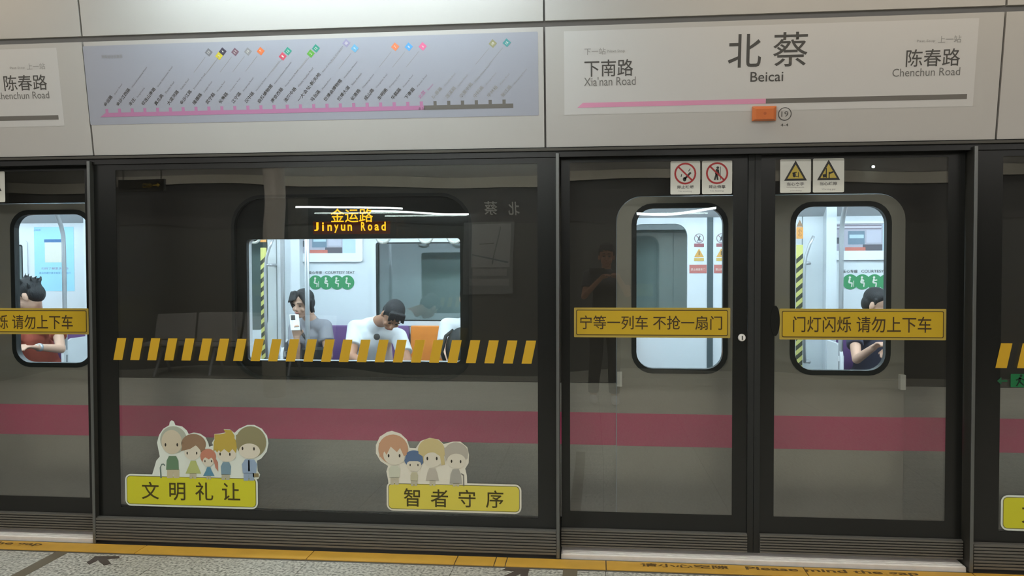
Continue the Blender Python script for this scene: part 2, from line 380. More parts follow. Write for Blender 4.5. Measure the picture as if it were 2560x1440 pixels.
def station_sign(dx, label, only=None):
    F = lambda x, y: (fuv(x, y)[0]+dx, fuv(x, y)[1])
    u0, v0 = F(1412, 266); u1, v1 = F(2452, 52)
    e = empty('station_sign', (FASC @ Vector(((u0+u1)/2, .12, 0))), label, 'sign')
    sheet('sheet', (u0-.002, u1-.008, .157, .553), MT['sign'], e, FASC, 0)
    n = e
    def L(s, xa, xb, ya, yb, m, **kw):
        # xa..xb and the rows at their own place: take height from pixels at the text's middle
        xm = (xa+xb)/2; a = F(xa, (ya+yb)/2)[0]; b = F(xb, (ya+yb)/2)[0]
        put('lettering', tmesh(s, (a, b, F(xm, yb)[1], F(xm, ya)[1]), z(1)+.0003, FASC, **kw), m, e)
    L('下一站', 1461, 1514, 120, 137, MT['inkl']); L('Next Stop', 1519, 1562, 124, 133, MT['inkl'])
    L('下南路', 1461, 1583, 149, 191, MT['ink'], bold=.004); L("Xia'nan Road", 1460, 1589, 192, 214, MT['inkm'])
    L('北', 1820, 1903, 85, 169, MT['ink'], bold=.006); L('蔡', 1933, 2019, 80, 166, MT['ink'], bold=.002); L('Beicai', 1876, 1958, 179, 204, MT['ink'], bold=.006)
    L('Past Stop', 2292, 2338, 99, 107, MT['inkl']); L('上一站', 2345, 2403, 89, 107, MT['inkl'])
    L('陈春路', 2265, 2400, 122, 166, MT['ink'], bold=.004); L('Chenchun Road', 2231, 2400, 170, 190, MT['inkm'])
    a = F(1443, 249); b = F(1457, 238); c = F(1915, 232)
    d = F(2419, 216)
    vb, vt = .190, .213
    put('line_bar', plate([[(a[0], vb), (c[0], vb), (c[0], vt), (b[0], vt)]], .0009, z(1), FASC), MT['pink'], e)
    put('line_bar', plate([rr(c[0], d[0], vb, vt)], .0009, z(1), FASC), MT['greybar'], e, label='dark grey half of the line bar')
station_sign(0, 'large station name sign in black and pink reading Beicai above the sliding doors')
station_sign(-4.494-.03, 'station name sign at the upper left corner, cut off, ending in Chenchun Road')
station_sign(4.494, 'station name sign at the far right edge, almost wholly outside the frame')

# route map
NAMES = ['金运路', '金沙江西路', '丰庄', '祁连山南路', '真北路', '大渡河路', '金沙江路', '隆德路', '武宁路', '长寿路', '江宁路', '汉中路', '自然博物馆', '南京西路', '淮海中路', '一大会址·新天地', '马当路', '世博会博物馆', '世博大道', '长清路', '成山路', '东明路', '华鹏路', '下南路', '北蔡', '陈春路', '莲溪路', '华夏中路', '中科路', '学林路', '张江路']
ENG = ['Jinyun Road', 'West Jinshajiang Road', 'Fengzhuang', 'South Qilianshan Road', 'Zhenbei Road', 'Daduhe Road', 'Jinshajiang Road', 'Longde Road', 'Wuning Road', 'Changshou Road', 'Jiangning Road', 'Hanzhong Road', 'Natural History Museum', 'West Nanjing Road', 'Middle Huaihai Road', 'Site of the First Congress', 'Madang Road', 'World Expo Museum', 'Shibo Avenue', 'Changqing Road', 'Chengshan Road', 'Dongming Road', 'Huapeng Road', "Xia'nan Road", 'Beicai', 'Chenchun Road', 'Lianxi Road', 'Middle Huaxia Road', 'Zhongke Road', 'Xuelin Road', 'Zhangjiang Road']
def route_map(dx, label):
    F = lambda x, y: (fuv(x, y)[0]+dx, fuv(x, y)[1])
    u0 = F(226, 290)[0]; u1 = F(1346, 200)[0]
    e = empty('route_map', FASC @ Vector(((u0+u1)/2, .14, 0)), label, 'map')
    sheet('sheet', (u0-.004, u1, .158, .556), MT['mapsheet'], e, FASC, 0, .006)
    bu0 = F(250, 280)[0]; bu1 = F(1283, 251)[0]; vb, vt = .197, .218
    s0 = F(266, 260)[0]; s1 = F(1260, 240)[0]; st = (s1-s0)/30; um = s0+24*st+.012
    put('line_bar', plate([[(bu0, vb), (um, vb), (um, vt), (bu0+.03, vt)]], .0009, z(1), FASC), MT['pinkm'], e)
    put('line_bar', plate([rr(um, bu1, vb, vt)], .0009, z(1), FASC), MT['greybar'], e, label='grey end of the line bar for stations already passed')
    A = math.radians(48)
    tm = put('stop_mark', plate([rr(s0-.008, s0+.008, vt, vt+.02)], .0009, z(1), FASC), MT['pinkm'], e)
    for i, (nm, en) in enumerate(zip(NAMES, ENG)):
        u = s0+i*st
        if i:
            q = tm.copy(); COL.objects.link(q); q.location = (i*st, 0, 0)
            if i > 24: q.data = q.data.copy(); q.data.materials[0] = MT['greybar']
        m = MT['pinkm'] if i == 24 else MT['inkl'] if i > 24 else MT['ink']
        h = .0195; n = len(nm)*.0225
        put('station_name', tmesh(nm, (u-.004, u-.004+n, vt+.030, vt+.030+h), z(1)+.0003, FASC, rot=A, bold=.012), m, e)
        x = u-.004+(n+.012)*math.cos(A)+.004; y = vt+.030+(n+.012)*math.sin(A)
        put('station_name', tmesh(en, (x, x+len(en)*.0063, y, y+.0085), z(1)+.0003, FASC, rot=A), m if i > 23 else MT['inkm'], e)
    for s, px, py, c in [('15', 522, 131, (120, 120, 124)), ('3', 548, 140, (205, 190, 60)), ('4', 557, 129, (70, 66, 80)), ('11', 588, 130, (120, 92, 104)), ('14', 620, 129, (140, 140, 140)), ('7', 652, 128, (222, 120, 70)),
                         ('1', 707, 141, (205, 80, 100)), ('12', 720, 128, (60, 150, 130)), ('2', 777, 134, (100, 170, 70)), ('12', 790, 121, (60, 150, 130)), ('10', 866, 108, (150, 145, 175)), ('9', 887, 121, (110, 170, 205)),
                         ('7', 988, 117, (222, 130, 90)), ('8', 1022, 117, (90, 160, 220)), ('6', 1057, 116, (220, 110, 150)), ('18', 1232, 109, (150, 148, 110)), ('16', 1267, 107, (80, 150, 150))]:
        u, v = F(px, py); r = .0155
        b = put('line_badge', plate([[(u+r*math.cos(A+a)*1.35, v+r*math.sin(A+a)*1.35) for a in (PI/4, 3*PI/4, 5*PI/4, 7*PI/4)]], .0009, z(1), FASC), cmat(c), e)
        lx, ly = u-.03*math.cos(A), v-.03*math.sin(A); put('leader', plate([seg(lx, ly, lx-.10*math.cos(A), ly-.10*math.sin(A), .0018)], .0009, z(1), FASC), MT['inkl'], b)
        wd = .0065*len(s)
        t = tmesh(s, (0, wd, 0, .013), z(1)+.0004, Matrix.Identity(4), bold=.01)
        t.transform(FASC @ Matrix.Translation((u, v, 0)) @ Matrix.Rotation(A, 4, 'Z') @ Matrix.Translation((-wd/2, -.0065, 0)))
        put('number', t, MT['white'], b)
        ii = max(0, min(30, round((u-s0-(v-vt)/math.tan(A))/st)))
    put('lettering', tmesh('列车运行示意图', (F(254, 141)[0], F(306, 141)[0], F(280, 146)[1], F(280, 137)[1]), z(1)+.0003, FASC), MT['inkl'], e)
    put('lettering', tmesh('本 站', (F(1046, 272)[0], F(1063, 272)[0], F(1050, 275)[1], F(1050, 268)[1]), z(1)+.0003, FASC), MT['ink'], e)
route_map(0, 'pale blue route map strip with a pink line and slanting station names')

# door alarm lamp and door number
def alarm(dx, label, label2):
    F = lambda x, y: (fuv(x, y)[0]+dx, fuv(x, y)[1])
    (a, v0), (b, v1) = F(1879, 303), F(1940, 265)
    e = empty('alarm_lamp', FASC @ Vector(((a+b)/2, v0, 0)), label, 'lamp')
    m = .007
    base = MB(); P = lambda x, y, zz: FASC @ Vector((x, y, zz))
    lo = [P(a, v0, 0), P(b, v0, 0), P(b, v1, 0), P(a, v1, 0)]; md = [P(a, v0, .012), P(b, v0, .012), P(b, v1, .012), P(a, v1, .012)]
    hi = [P(a+m*2, v0+m, .03), P(b-m*2, v0+m, .03), P(b-m*2, v1-m*1.6, .03), P(a+m*2, v1-m*1.6, .03)]
    base.add(lo+md+hi, [(0, 3, 2, 1)]+[(i, (i+1) % 4, 4+(i+1) % 4, 4+i) for i in range(4)]+[(4+i, 4+(i+1) % 4, 8+(i+1) % 4, 8+i) for i in range(4)]+[(8, 9, 10, 11)])
    put('lens', base, MT['orange'], e, bevel=.002)
    put('lens_mark', plate([circ((a+b)/2, (v0+v1)/2, .007)], .0300, .0306, FASC), cmat((180, 92, 46)), e)
    e2 = empty('door_number', FASC @ Vector((F(1962, 285)[0], .09, 0)), label2, 'number')
    u, v = F(1962, 285)
    put('ring', plate([circ(u, v, .0315), circ(u, v, .0275)], .0003, .0009, FASC), MT['ink'], e2)
    put('lettering', tmesh('19', (u-.016, u+.016, v-.013, v+.013), .0008, FASC), MT['ink'], e2)
    put('lettering', tmesh('4-4', (u-.018, u+.018, v-.058, v-.045), .0008, FASC, bold=.01), MT['ink'], e2)
alarm(0, 'orange box-shaped warning lamp below the station name sign', 'circled door number 19 beside the orange lamp')

# ------------------------------------------------------------------ stickers on the glass
GF = FRONT(-.001); GD = FRONT(DY-.002)
def banner(x0, x1, z0, z1, text, tr, label, fr=None):
    fr = GD; x0, x1 = x0*DK, x1*DK; z0, z1 = CAM_H+(z0-CAM_H)*DK, CAM_H+(z1-CAM_H)*DK
    tr = (tr[0]*DK, tr[1]*DK, CAM_H+(tr[2]-CAM_H)*DK, CAM_H+(tr[3]-CAM_H)*DK)
    e = empty('warning_banner', ((x0+x1)/2, 0, z0), label, 'banner', )
    sheet('sheet', (x0, x1, z0, z1), MT['banb'], e, fr, 0, .004)
    sheet('face', (x0+.012, x1-.012, z0+.012, z1-.012), MT['ban'], e, fr, 1, .006)
    put('frame_line', plate([rr(x0+.011, x1-.011, z0+.011, z1-.011, .008), rr(x0+.0145, x1-.0145, z0+.0145, z1-.0145, .006)], .0012, z(2), fr), MT['banink'], e)
    put('lettering', tmesh(text, tr, z(2)+.0003, fr, bold=.006), MT['banink'], e)
def tr(xa, xb, ya, yb): p, q = at(xa, (ya+yb)/2), at(xb, (ya+yb)/2); m = (xa+xb)/2; return (p.x, q.x, at(m, yb).z, at(m, ya).z)
banner(-.110, .653, 1.088, 1.236, '宁等一列车 不抢一扇门', tr(1450, 1805, 789, 824), 'yellow banner sticker on the left sliding door, text starting with 宁', )
banner(.888, 1.661, 1.083, 1.233, '门灯闪烁 请勿上下车', tr(1982, 2328, 791, 831), 'yellow banner sticker on the right sliding door, text starting with 门')
w0 = tr(1982, 2328, 791, 831)
banner(-3.46, -2.682, 1.087, 1.226, '门灯闪烁 请勿上下车', (w0[0]-4.365, w0[1]-4.365, tr(45, 195, 787, 823)[2], tr(45, 195, 787, 823)[3]), 'yellow banner sticker at the left edge, cut off by the frame')
banner(-4.49, -3.72, 1.087, 1.226, '宁等一列车 不抢一扇门', (-4.45, -3.76, 1.125, 1.19), 'yellow banner on the far left door outside the frame')

def hazard(x0, n, step, label, z0, z1):
    e = empty('hazard_marking', (x0+n*step/2, 0, z0), label, 'floor marking' if False else 'stripe marking')
    first = None
    for i in range(n):
        a = x0+i*step; wd = step*.525; sk = .036
        if first is None:
            first = put('stripe', plate([[(a, z0), (a+wd, z0), (a+wd+sk-.012, z1), (a+sk-.012, z1)]], .0004, .0012, GF), MT['haz'], e)
        else:
            c = first.copy(); COL.objects.link(c); c.location = (i*step, 0, 0)
hz0 = at(284, 900).x
hazard(hz0, 24, (at(1304, 905).x-hz0)/23, 'row of slanted yellow stripes across the wide fixed glass pane', .953, 1.069)
hazard(at(2488, 918).x, 24, .0975, 'row of slanted yellow stripes on the pane at the right edge', .953, 1.071)

def small_sign(px0, px1, py0, py1, kind, t1, t2, label, dx=0.):
    at_ = lambda x, y: at(x, y, DY)
    a = at_(px0, (py0+py1)/2).x+dx; b = at_(px1, (py0+py1)/2).x+dx; z1 = at_((px0+px1)/2, py0).z; z0 = at_((px0+px1)/2, py1).z
    e = empty('safety_sign', ((a+b)/2, 0, z0), label, 'sign', 'safety signs at the top of the sliding doors')
    w_ = b-a; h = z1-z0; cx = (a+b)/2
    sheet('sheet', (a, b, z0, z1), MT['white'], e, GD, 0, .006)
    if kind in ('smoke', 'lean'):
        cy = z1-h*.375; r = w_*.37
        put('ring', plate([circ(cx, cy, r), circ(cx, cy, r*.84)], .0012, z(1)+.0006, GD), MT['red'], e)
        put('bar', plate([seg(cx-r*.62, cy+r*.62, cx+r*.62, cy-r*.62, r*.15)], .0012, z(1)+.0006, GD), MT['red'], e)
        if kind == 'smoke':
            put('pictogram', join([plate([seg(cx-r*.05, cy-r*.5, cx+r*.5, cy+r*.1, r*.18)], .0011, z(1), GD), plate([circ(cx-r*.06, cy-r*.52, r*.16, r*.2)], .0011, z(1), GD), plate([seg(cx-r*.38, cy-r*.3, cx-r*.32, cy-.05*r, r*.07)], .0011, z(1), GD), plate([seg(cx+r*.3, cy+r*.2, cx+r*.45, cy+.45*r, r*.06)], .0011, z(1), GD)]), MT['blk'], e)
        else:
            put('pictogram', join([plate([circ(cx+r*.06, cy+r*.5, r*.12)], .0011, z(1), GD), plate([seg(cx+r*.03, cy+r*.36, cx-r*.05, cy-r*.1, r*.28)], .0011, z(1), GD), plate([seg(cx-r*.06, cy-r*.05, cx-r*.22, cy-r*.62, r*.15)], .0011, z(1), GD), plate([seg(cx-r*.02, cy-r*.05, cx+r*.06, cy-r*.62, r*.15)], .0011, z(1), GD), plate([seg(cx+r*.1, cy+r*.3, cx+r*.2, cy-r*.15, r*.09)], .0011, z(1), GD), plate([seg(cx+r*.3, cy+r*.6, cx+r*.3, cy-r*.62, r*.05)], .0011, z(1), GD)]), MT['blk'], e)
    else:
        ty = z1-h*.04; by = z1-h*.64; hw = w_*.37
        put('triangle', plate([[(cx, ty), (cx-hw, by), (cx+hw, by)], [(cx, ty-h*.12), (cx-hw*.72, by+h*.06), (cx+hw*.72, by+h*.06)]], .0011, z(1)+.0004, GD), MT['blk'], e)
        put('triangle_fill', plate([[(cx, ty-h*.10), (cx-hw*.76, by+h*.05), (cx+hw*.76, by+h*.05)]], .0011, z(1), GD), cmat((196, 172, 70)), e)
        if kind == 'hand': ps = [circ(cx-hw*.12, by+h*.17, w_*.05, h*.07), seg(cx-hw*.28, by+h*.22, cx+hw*.1, by+h*.25, h*.03), seg(cx+hw*.25, by+h*.1, cx+hw*.25, by+h*.25, h*.02), seg(cx-hw*.1, by+h*.13, cx+hw*.2, by+h*.12, h*.02)]
        else: ps = [seg(cx-hw*.2, by+h*.07, cx-hw*.2, by+h*.36, h*.03), seg(cx-hw*.5, by+h*.12, cx-hw*.22, by+h*.14, h*.09), seg(cx+hw*.05, by+h*.2, cx+hw*.4, by+h*.24, h*.05), seg(cx+.05*hw, by+h*.06, cx+hw*.05, by+h*.24, h*.03)]
        put('pictogram', join([plate([p], .0012, z(1)+.0005, GD) for p in ps]), MT['blk'], e)
    y1 = z0+h*.27 if kind in ('smoke', 'lean') else z0+h*.31
    put('lettering', tmesh(t1, (cx-w_*.28, cx+w_*.28, y1-h*.1, y1), z(1)+.0003, GD, bold=.02), MT['inkm'], e)
    if '\n' in t2:
        u, v = t2.split('\n')
        put('lettering', tmesh(u, (cx-w_*.3, cx+w_*.28, z0+h*.135, z0+h*.185), z(1)+.0003, GD), MT['inkl'], e)
        put('lettering', tmesh(v, (cx-w_*.17, cx+w_*.2, z0+h*.04, z0+h*.085), z(1)+.0003, GD), MT['inkl'], e)
    else: put('lettering', tmesh(t2, (cx-w_*.22, cx+w_*.22, z0+h*.06, z0+h*.12), z(1)+.0003, GD), MT['inkl'], e)
small_sign(1676, 1750, 403, 486, 'smoke', '禁止吸烟', 'No smoking', 'white safety sign with a crossed-out cigarette in a red ring')
small_sign(1755, 1830, 402, 485, 'lean', '禁止倚靠', 'No leaning', 'white safety sign with a crossed-out leaning figure in a red ring')
small_sign(1950, 2027, 398, 482, 'hand', '当心夹手', 'Warning hands\npinching', 'white safety sign with a yellow triangle, left one, two lines of small print below')
small_sign(2032, 2110, 396, 481, 'gap', '当心缝隙', 'Warning gap', 'white safety sign with a yellow triangle, rightmost of the four above the doors')
small_sign(2032, 2110, 396, 481, 'gap', '当心缝隙', 'Warning gap', 'white safety sign cut off at the left edge of the photo', dx=-4.383)

# exit direction marking at the right edge
e = empty('exit_marking', (at(2530, 950).x, 0, at(2530, 968).z), 'green arrow and running figure sticker at the right edge under the yellow stripes', 'sign')
a, b = at(2492, 952), at(2518, 952)
put('arrow', plate([[(a.x, a.z), (a.x+.02, a.z+.018), (a.x+.02, a.z+.005), (b.x, a.z+.005), (b.x, a.z-.005), (a.x+.02, a.z-.005), (a.x+.02, a.z-.018)]], .0003, .0012, GF), cmat((20, 84, 50)), e)
a, b = at(2526, 968), at(2562, 935)
put('panel', plate([rr(a.x, a.x+.085, a.z, b.z, .003)], .0003, .001, GF), MT['exitg'], e)
cx, cy = a.x+.042, (a.z+b.z)/2
put('pictogram', join([plate([p], .001, .0018, GF) for p in (circ(cx+.004, cy+.024, .006), seg(cx, cy+.016, cx-.004, cy-.004, .011), seg(cx, cy+.012, cx+.018, cy+.004, .005), seg(cx, cy+.012, cx-.018, cy+.002, .005), seg(cx-.004, cy-.004, cx-.016, cy-.026, .006), seg(cx-.002, cy-.004, cx+.016, cy-.022, .006))]), cmat((8, 40, 24)), e)

# civility stickers with cartoon families
def sticker(org, sc_, dx, plate_c, text, tcs, people, outline, label, white, pm, left=True, extra=None):
    def C(x, y): p = at(org[0]+x/sc_, org[1]+y/sc_); return (p.x+dx, p.z)
    def S(x): return x/sc_/501.
    x0, y0, x1, y1 = plate_c; A = C(x0, y1); B = C(x1, y0)
    e = empty('courtesy_sticker', ((A[0]+B[0])/2, 0, A[1]), label, 'sticker')
    o = S(30)
    put('plate_backing', plate([rr(A[0]-o, B[0]+o, A[1]-o, B[1]+o, S(95))], .0003, z(0), GF), white, e)
    if outline: put('figure_backing', plate([[C(*p) for p in outline]], .0003, z(0)-.0002, GF), white, e)
    put('plate', plate([rr(A[0], B[0], A[1], B[1], S(60))], .0006, z(1), GF), pm, e)
    put('plate_line', plate([rr(A[0]-S(4), B[0]+S(4), A[1]-S(4), B[1]+S(4), S(62)), rr(A[0]+S(5), B[0]-S(5), A[1]+S(5), B[1]-S(5), S(56))], .0008, z(1)+.0001, GF), cmat((120, 116, 60)), e)
    for ch, (ax, ay, bx, by) in zip(text, tcs):
        P, Q = C(ax, by), C(bx, ay)
        put('lettering', tmesh(ch, (P[0], Q[0], P[1], Q[1]), z(2)+.0003, GF, bold=.008), MT['platei'], e)
    for k, P in enumerate(people):
        fx, fy, frx, fry = P['face']; c = C(fx, fy)
        zz = P.get('z', 0)*.0006
        body = put('cartoon_figure', plate([circ(c[0], c[1], S(frx), S(fry))], z(2)+zz, z(2)+zz+.0004, GF), cmat(P.get('skin', (222, 216, 196))), e)
        hx, hy, hrx, hry = P['hair']; c2 = C(hx, hy)
        put('hair', plate([circ(c2[0], c2[1], S(hrx), S(hry))], z(1)+zz+.0002, z(2)+zz-.0002, GF), cmat(P['hc']), body)
        if 'fringe' in P: put('fringe', plate([[C(*q) for q in P['fringe']]], z(2)+zz+.0004, z(2)+zz+.0007, GF), cmat(P['hc']), body)
        ey = []
        for ex, eyy in P['eyes']:
            q = C(ex, eyy); ey.append(plate([circ(q[0], q[1], S(P.get('er', 12)), S(P.get('er', 12)*2))], z(2)+zz+.0004, z(2)+zz+.0007, GF))
        put('eyes', join(ey), cmat((50, 46, 36)), body)
        for nm, col, poly in P['clothes']:
            put(nm, plate([[C(*q) for q in poly]], z(1)+zz+.0003, z(2)+zz, GF), cmat(col), body)
    return e
def legs(cx, y0, y1, w_, g=6): return [(cx-w_, y0), (cx+w_, y0), (cx+w_, y1), (cx+g, y1), (cx, y0+(y1-y0)*.3), (cx-g, y1), (cx-w_, y1)]
def torso(cx, y0, y1, a, b): return [(cx-a*.6, y0), (cx+a*.6, y0), (cx+a, y0+(y1-y0)*.35), (cx+b, y1), (cx-b, y1), (cx-a, y0+(y1-y0)*.35)]
SK = (206, 192, 164)
left_people = [
    dict(face=(865, 430, 165, 185), hair=(890, 400, 215, 210), hc=(176, 182, 164), eyes=[(775, 470), (945, 470)], er=13, skin=(208, 198, 172), z=0,
         clothes=[('sweater', (104, 136, 104), torso(875, 630, 830, 85, 92)), ('trousers', (196, 188, 156), legs(885, 825, 950, 88)), ('cane', (110, 128, 120), [(700, 950), (690, 800), (715, 745), (745, 738), (770, 760), (768, 780), (742, 756), (718, 768), (708, 800), (722, 950)])]),
    dict(face=(1165, 580, 130, 115), hair=(1180, 460, 195, 155), hc=(150, 122, 96), eyes=[(1088, 590), (1225, 590)], er=11, z=1, fringe=[(1000, 560), (1030, 420), (1180, 360), (1320, 420), (1350, 540), (1290, 560), (1215, 475), (1130, 530)],
         clothes=[('dress', (182, 192, 120), torso(1175, 700, 885, 60, 112)), ('legs', (190, 186, 158), legs(1170, 880, 958, 48, 10))]),
    dict(face=(1390, 710, 85, 75), hair=(1390, 640, 125, 120), hc=(196, 132, 108), eyes=[(1345, 705), (1440, 705)], er=9, z=2, fringe=[(1290, 690), (1300, 580), (1390, 530), (1480, 590), (1490, 690), (1440, 650), (1400, 680), (1350, 650)],
         clothes=[('dress', (92, 144, 168), torso(1398, 790, 918, 38, 82)), ('pigtails', (190, 130, 108), [(1480, 640), (1530, 720), (1535, 855), (1495, 800), (1470, 700)]), ('legs', (190, 184, 156), legs(1398, 915, 968, 30, 8))]),
    dict(face=(1655, 610, 150, 110), hair=(1635, 470, 185, 165), hc=(192, 168, 74), eyes=[(1562, 603), (1702, 607)], er=12, z=1, fringe=[(1465, 560), (1470, 420), (1560, 330), (1740, 340), (1810, 470), (1790, 590), (1740, 530), (1690, 585), (1620, 530), (1570, 575), (1520, 520)],
         clothes=[('jacket', (124, 154, 168), torso(1645, 720, 900, 75, 66)), ('trousers', (182, 180, 154), legs(1640, 895, 975, 58)), ('cowlick', (192, 168, 74), [(1480, 320), (1560, 320), (1640, 300), (1610, 250), (1720, 260), (1770, 340), (1760, 440), (1480, 440)])]),
    dict(face=(1985, 560, 165, 115), hair=(2005, 430, 240, 240), hc=(146, 140, 104), eyes=[(1885, 522), (2050, 527)], er=13, z=2, fringe=[(1800, 500), (1790, 330), (2000, 240), (2200, 380), (2180, 540), (2120, 480), (2020, 385), (1850, 480)],
         clothes=[('suit', (150, 172, 196), torso(1985, 680, 880, 110, 95)), ('trousers', (150, 170, 190), legs(1975, 875, 985, 75)), ('briefcase', (140, 128, 90), [(2030, 880), (2115, 880), (2120, 935), (2035, 935)]), ('tie', (70, 84, 110), [(1965, 690), (1985, 690), (1990, 850), (1965, 850)])]),
]
left_outline = [(560, 970), (640, 700), (690, 640), (650, 440), (680, 330), (740, 240), (825, 190), (835, 140), (862, 118), (895, 138), (915, 190), (1010, 205), (1080, 265), (1105, 315), (1180, 295), (1270, 310), (1350, 365), (1390, 450), (1400, 500), (1460, 480), (1440, 445), (1475, 385), (1475, 315), (1545, 310), (1635, 295), (1610, 245), (1700, 250), (1765, 300), (1830, 240), (1950, 185), (2050, 185), (2160, 240), (2235, 340), (2255, 450), (2230, 570), (2150, 670), (2090, 700), (2100, 850), (2135, 900), (2115, 955), (2060, 985)]
LT = [(435, 1005, 680, 1250), (832, 1018, 1058, 1268), (1205, 1012, 1460, 1270), (1590, 1022, 1848, 1268)]
sticker((280, 1030), 5.76, 0, (222, 962, 2072, 1318), '文明礼让', LT, left_people, left_outline, 'cartoon family sticker with a lime plate, on the left of the wide fixed pane', MT['stw'], MT['plate1'])
sticker((280, 1030), 5.76, 4.412, (222, 962, 2072, 1318), '文明礼让', LT, left_people, left_outline, 'lime plate sticker cut off by the right edge of the photo', MT['stw'], MT['plate1'])
right_people = [
    dict(face=(385, 500, 170, 150), hair=(365, 420, 225, 220), hc=(200, 156, 122), eyes=[(300, 512), (458, 512)], er=13, z=1, fringe=[(170, 540), (160, 330), (360, 230), (560, 330), (560, 500), (520, 520), (465, 400), (420, 460), (330, 380), (270, 500), (240, 450)],
         clothes=[('shirt', (206, 208, 186), torso(382, 655, 830, 85, 70)), ('legs', (196, 190, 166), legs(385, 825, 930, 60, 10))]),
    dict(face=(665, 650, 110, 90), hair=(665, 560, 150, 130), hc=(92, 116, 148), eyes=[(610, 645), (722, 645)], er=9, z=2, fringe=[(540, 620), (540, 520), (665, 440), (790, 520), (800, 620), (720, 590), (600, 590)],
         clothes=[('jumper', (196, 192, 160), torso(668, 750, 875, 55, 50)), ('legs', (190, 186, 160), legs(665, 870, 945, 45, 8))]),
    dict(face=(930, 570, 135, 110), hair=(915, 450, 205, 195), hc=(206, 190, 136), eyes=[(857, 552), (992, 552)], er=13, z=1, fringe=[(730, 560), (730, 400), (900, 300), (1080, 390), (1110, 640), (1060, 650), (1040, 520), (900, 425), (810, 520), (800, 620)],
         clothes=[('dress', (190, 184, 168), torso(928, 690, 870, 70, 95)), ('legs', (196, 190, 166), legs(930, 865, 945, 42, 10))]),
    dict(face=(1275, 590, 140, 110), hair=(1270, 480, 180, 165), hc=(184, 178, 162), eyes=[(1205, 592), (1335, 597)], er=12, z=0, fringe=[(1120, 600), (1100, 400), (1270, 330), (1420, 400), (1440, 560), (1390, 500), (1260, 420), (1180, 480)],
         clothes=[('cardigan', (172, 170, 158), torso(1265, 705, 915, 75, 90)), ('legs', (190, 184, 160), legs(1270, 910, 955, 45, 10)), ('cane', (120, 118, 108), [(1372, 950), (1370, 800), (1340, 775), (1345, 765), (1384, 785), (1390, 950)])]),
]
right_outline = [(300, 960), (290, 860), (265, 740), (290, 660), (180, 590), (115, 480), (115, 360), (170, 240), (280, 170), (345, 155), (470, 195), (560, 280), (600, 400), (690, 405), (760, 300), (890, 255), (1020, 280), (1090, 345), (1220, 310), (1330, 310), (1430, 390), (1455, 500), (1450, 620), (1400, 700), (1425, 800), (1430, 960)]
sticker((920, 1050), 5.76, 0, (300, 958, 2180, 1272), '智者守序', [(518, 985, 750, 1240), (905, 1000, 1155, 1248), (1305, 1005, 1550, 1252), (1700, 1015, 1950, 1262)], right_people, right_outline,
        'cartoon family sticker with a mustard yellow plate, on the right of the wide fixed pane', MT['stw2'], MT['plate2'])

# ------------------------------------------------------------------ the train
TY = .4; PT = 4.44; DOORS = [-8.02, -3.58, .86, 5.30]
TR = FRONT(TY); train = empty('train_car', (-.5, TY, 0), 'stainless metro train car with a magenta stripe standing behind the platform screen doors', 'train')
WIN = (-2.06, -.696, .814, 1.84)
def bay_holes(dx): return rr(WIN[0]+dx, WIN[1]+dx, WIN[2], WIN[3], .17)
for xd in DOORS[:-1]:
    a, b = xd+.755, xd+PT-.752; dx = xd+3.58
    put('side_panel', plate([rr(a, b, .06, .802)], -.06, 0, TR), MT['tbody'], train)
    put('stripe', plate([rr(a, b, .462, .640)], .0002, .001, TR), MT['tstripe'], train)
    put('window_band', plate([rr(a, b, .806, 2.35), bay_holes(dx)], -.06, 0, TR), MT['tdark'], train)
    wf = put('window_rim', plate([rr(WIN[0]+dx-.012, WIN[1]+dx+.012, WIN[2]-.012, WIN[3]+.012, .18), rr(WIN[0]+dx+.006, WIN[1]+dx-.006, WIN[2]+.006, WIN[3]-.006, .165)], -.01, .003, TR), MT['gasket'], train)
    put('pane', plate([rr(WIN[0]+dx+.004, WIN[1]+dx-.004, WIN[2]+.004, WIN[3]-.004, .165)], -.012, -.006, TR), MT['tglass'], wf)
    put('blackout_edge', plate([rr(WIN[0]+dx+.004, WIN[1]+dx-.004, WIN[2]+.004, WIN[3]-.004, .165), rr(-1.996+dx, -.756+dx, .905, 1.602, .02)], -.05, -.03, TR), MT['ledbox'], wf)
put('side_panel', plate([rr(6.052, 9, .06, 2.35)], -.06, 0, TR), MT['tbody'], train)
put('underframe', MB().box(-9, 9, TY+.03, 2.9, -1.0, .04), MT['tdark2'], train)
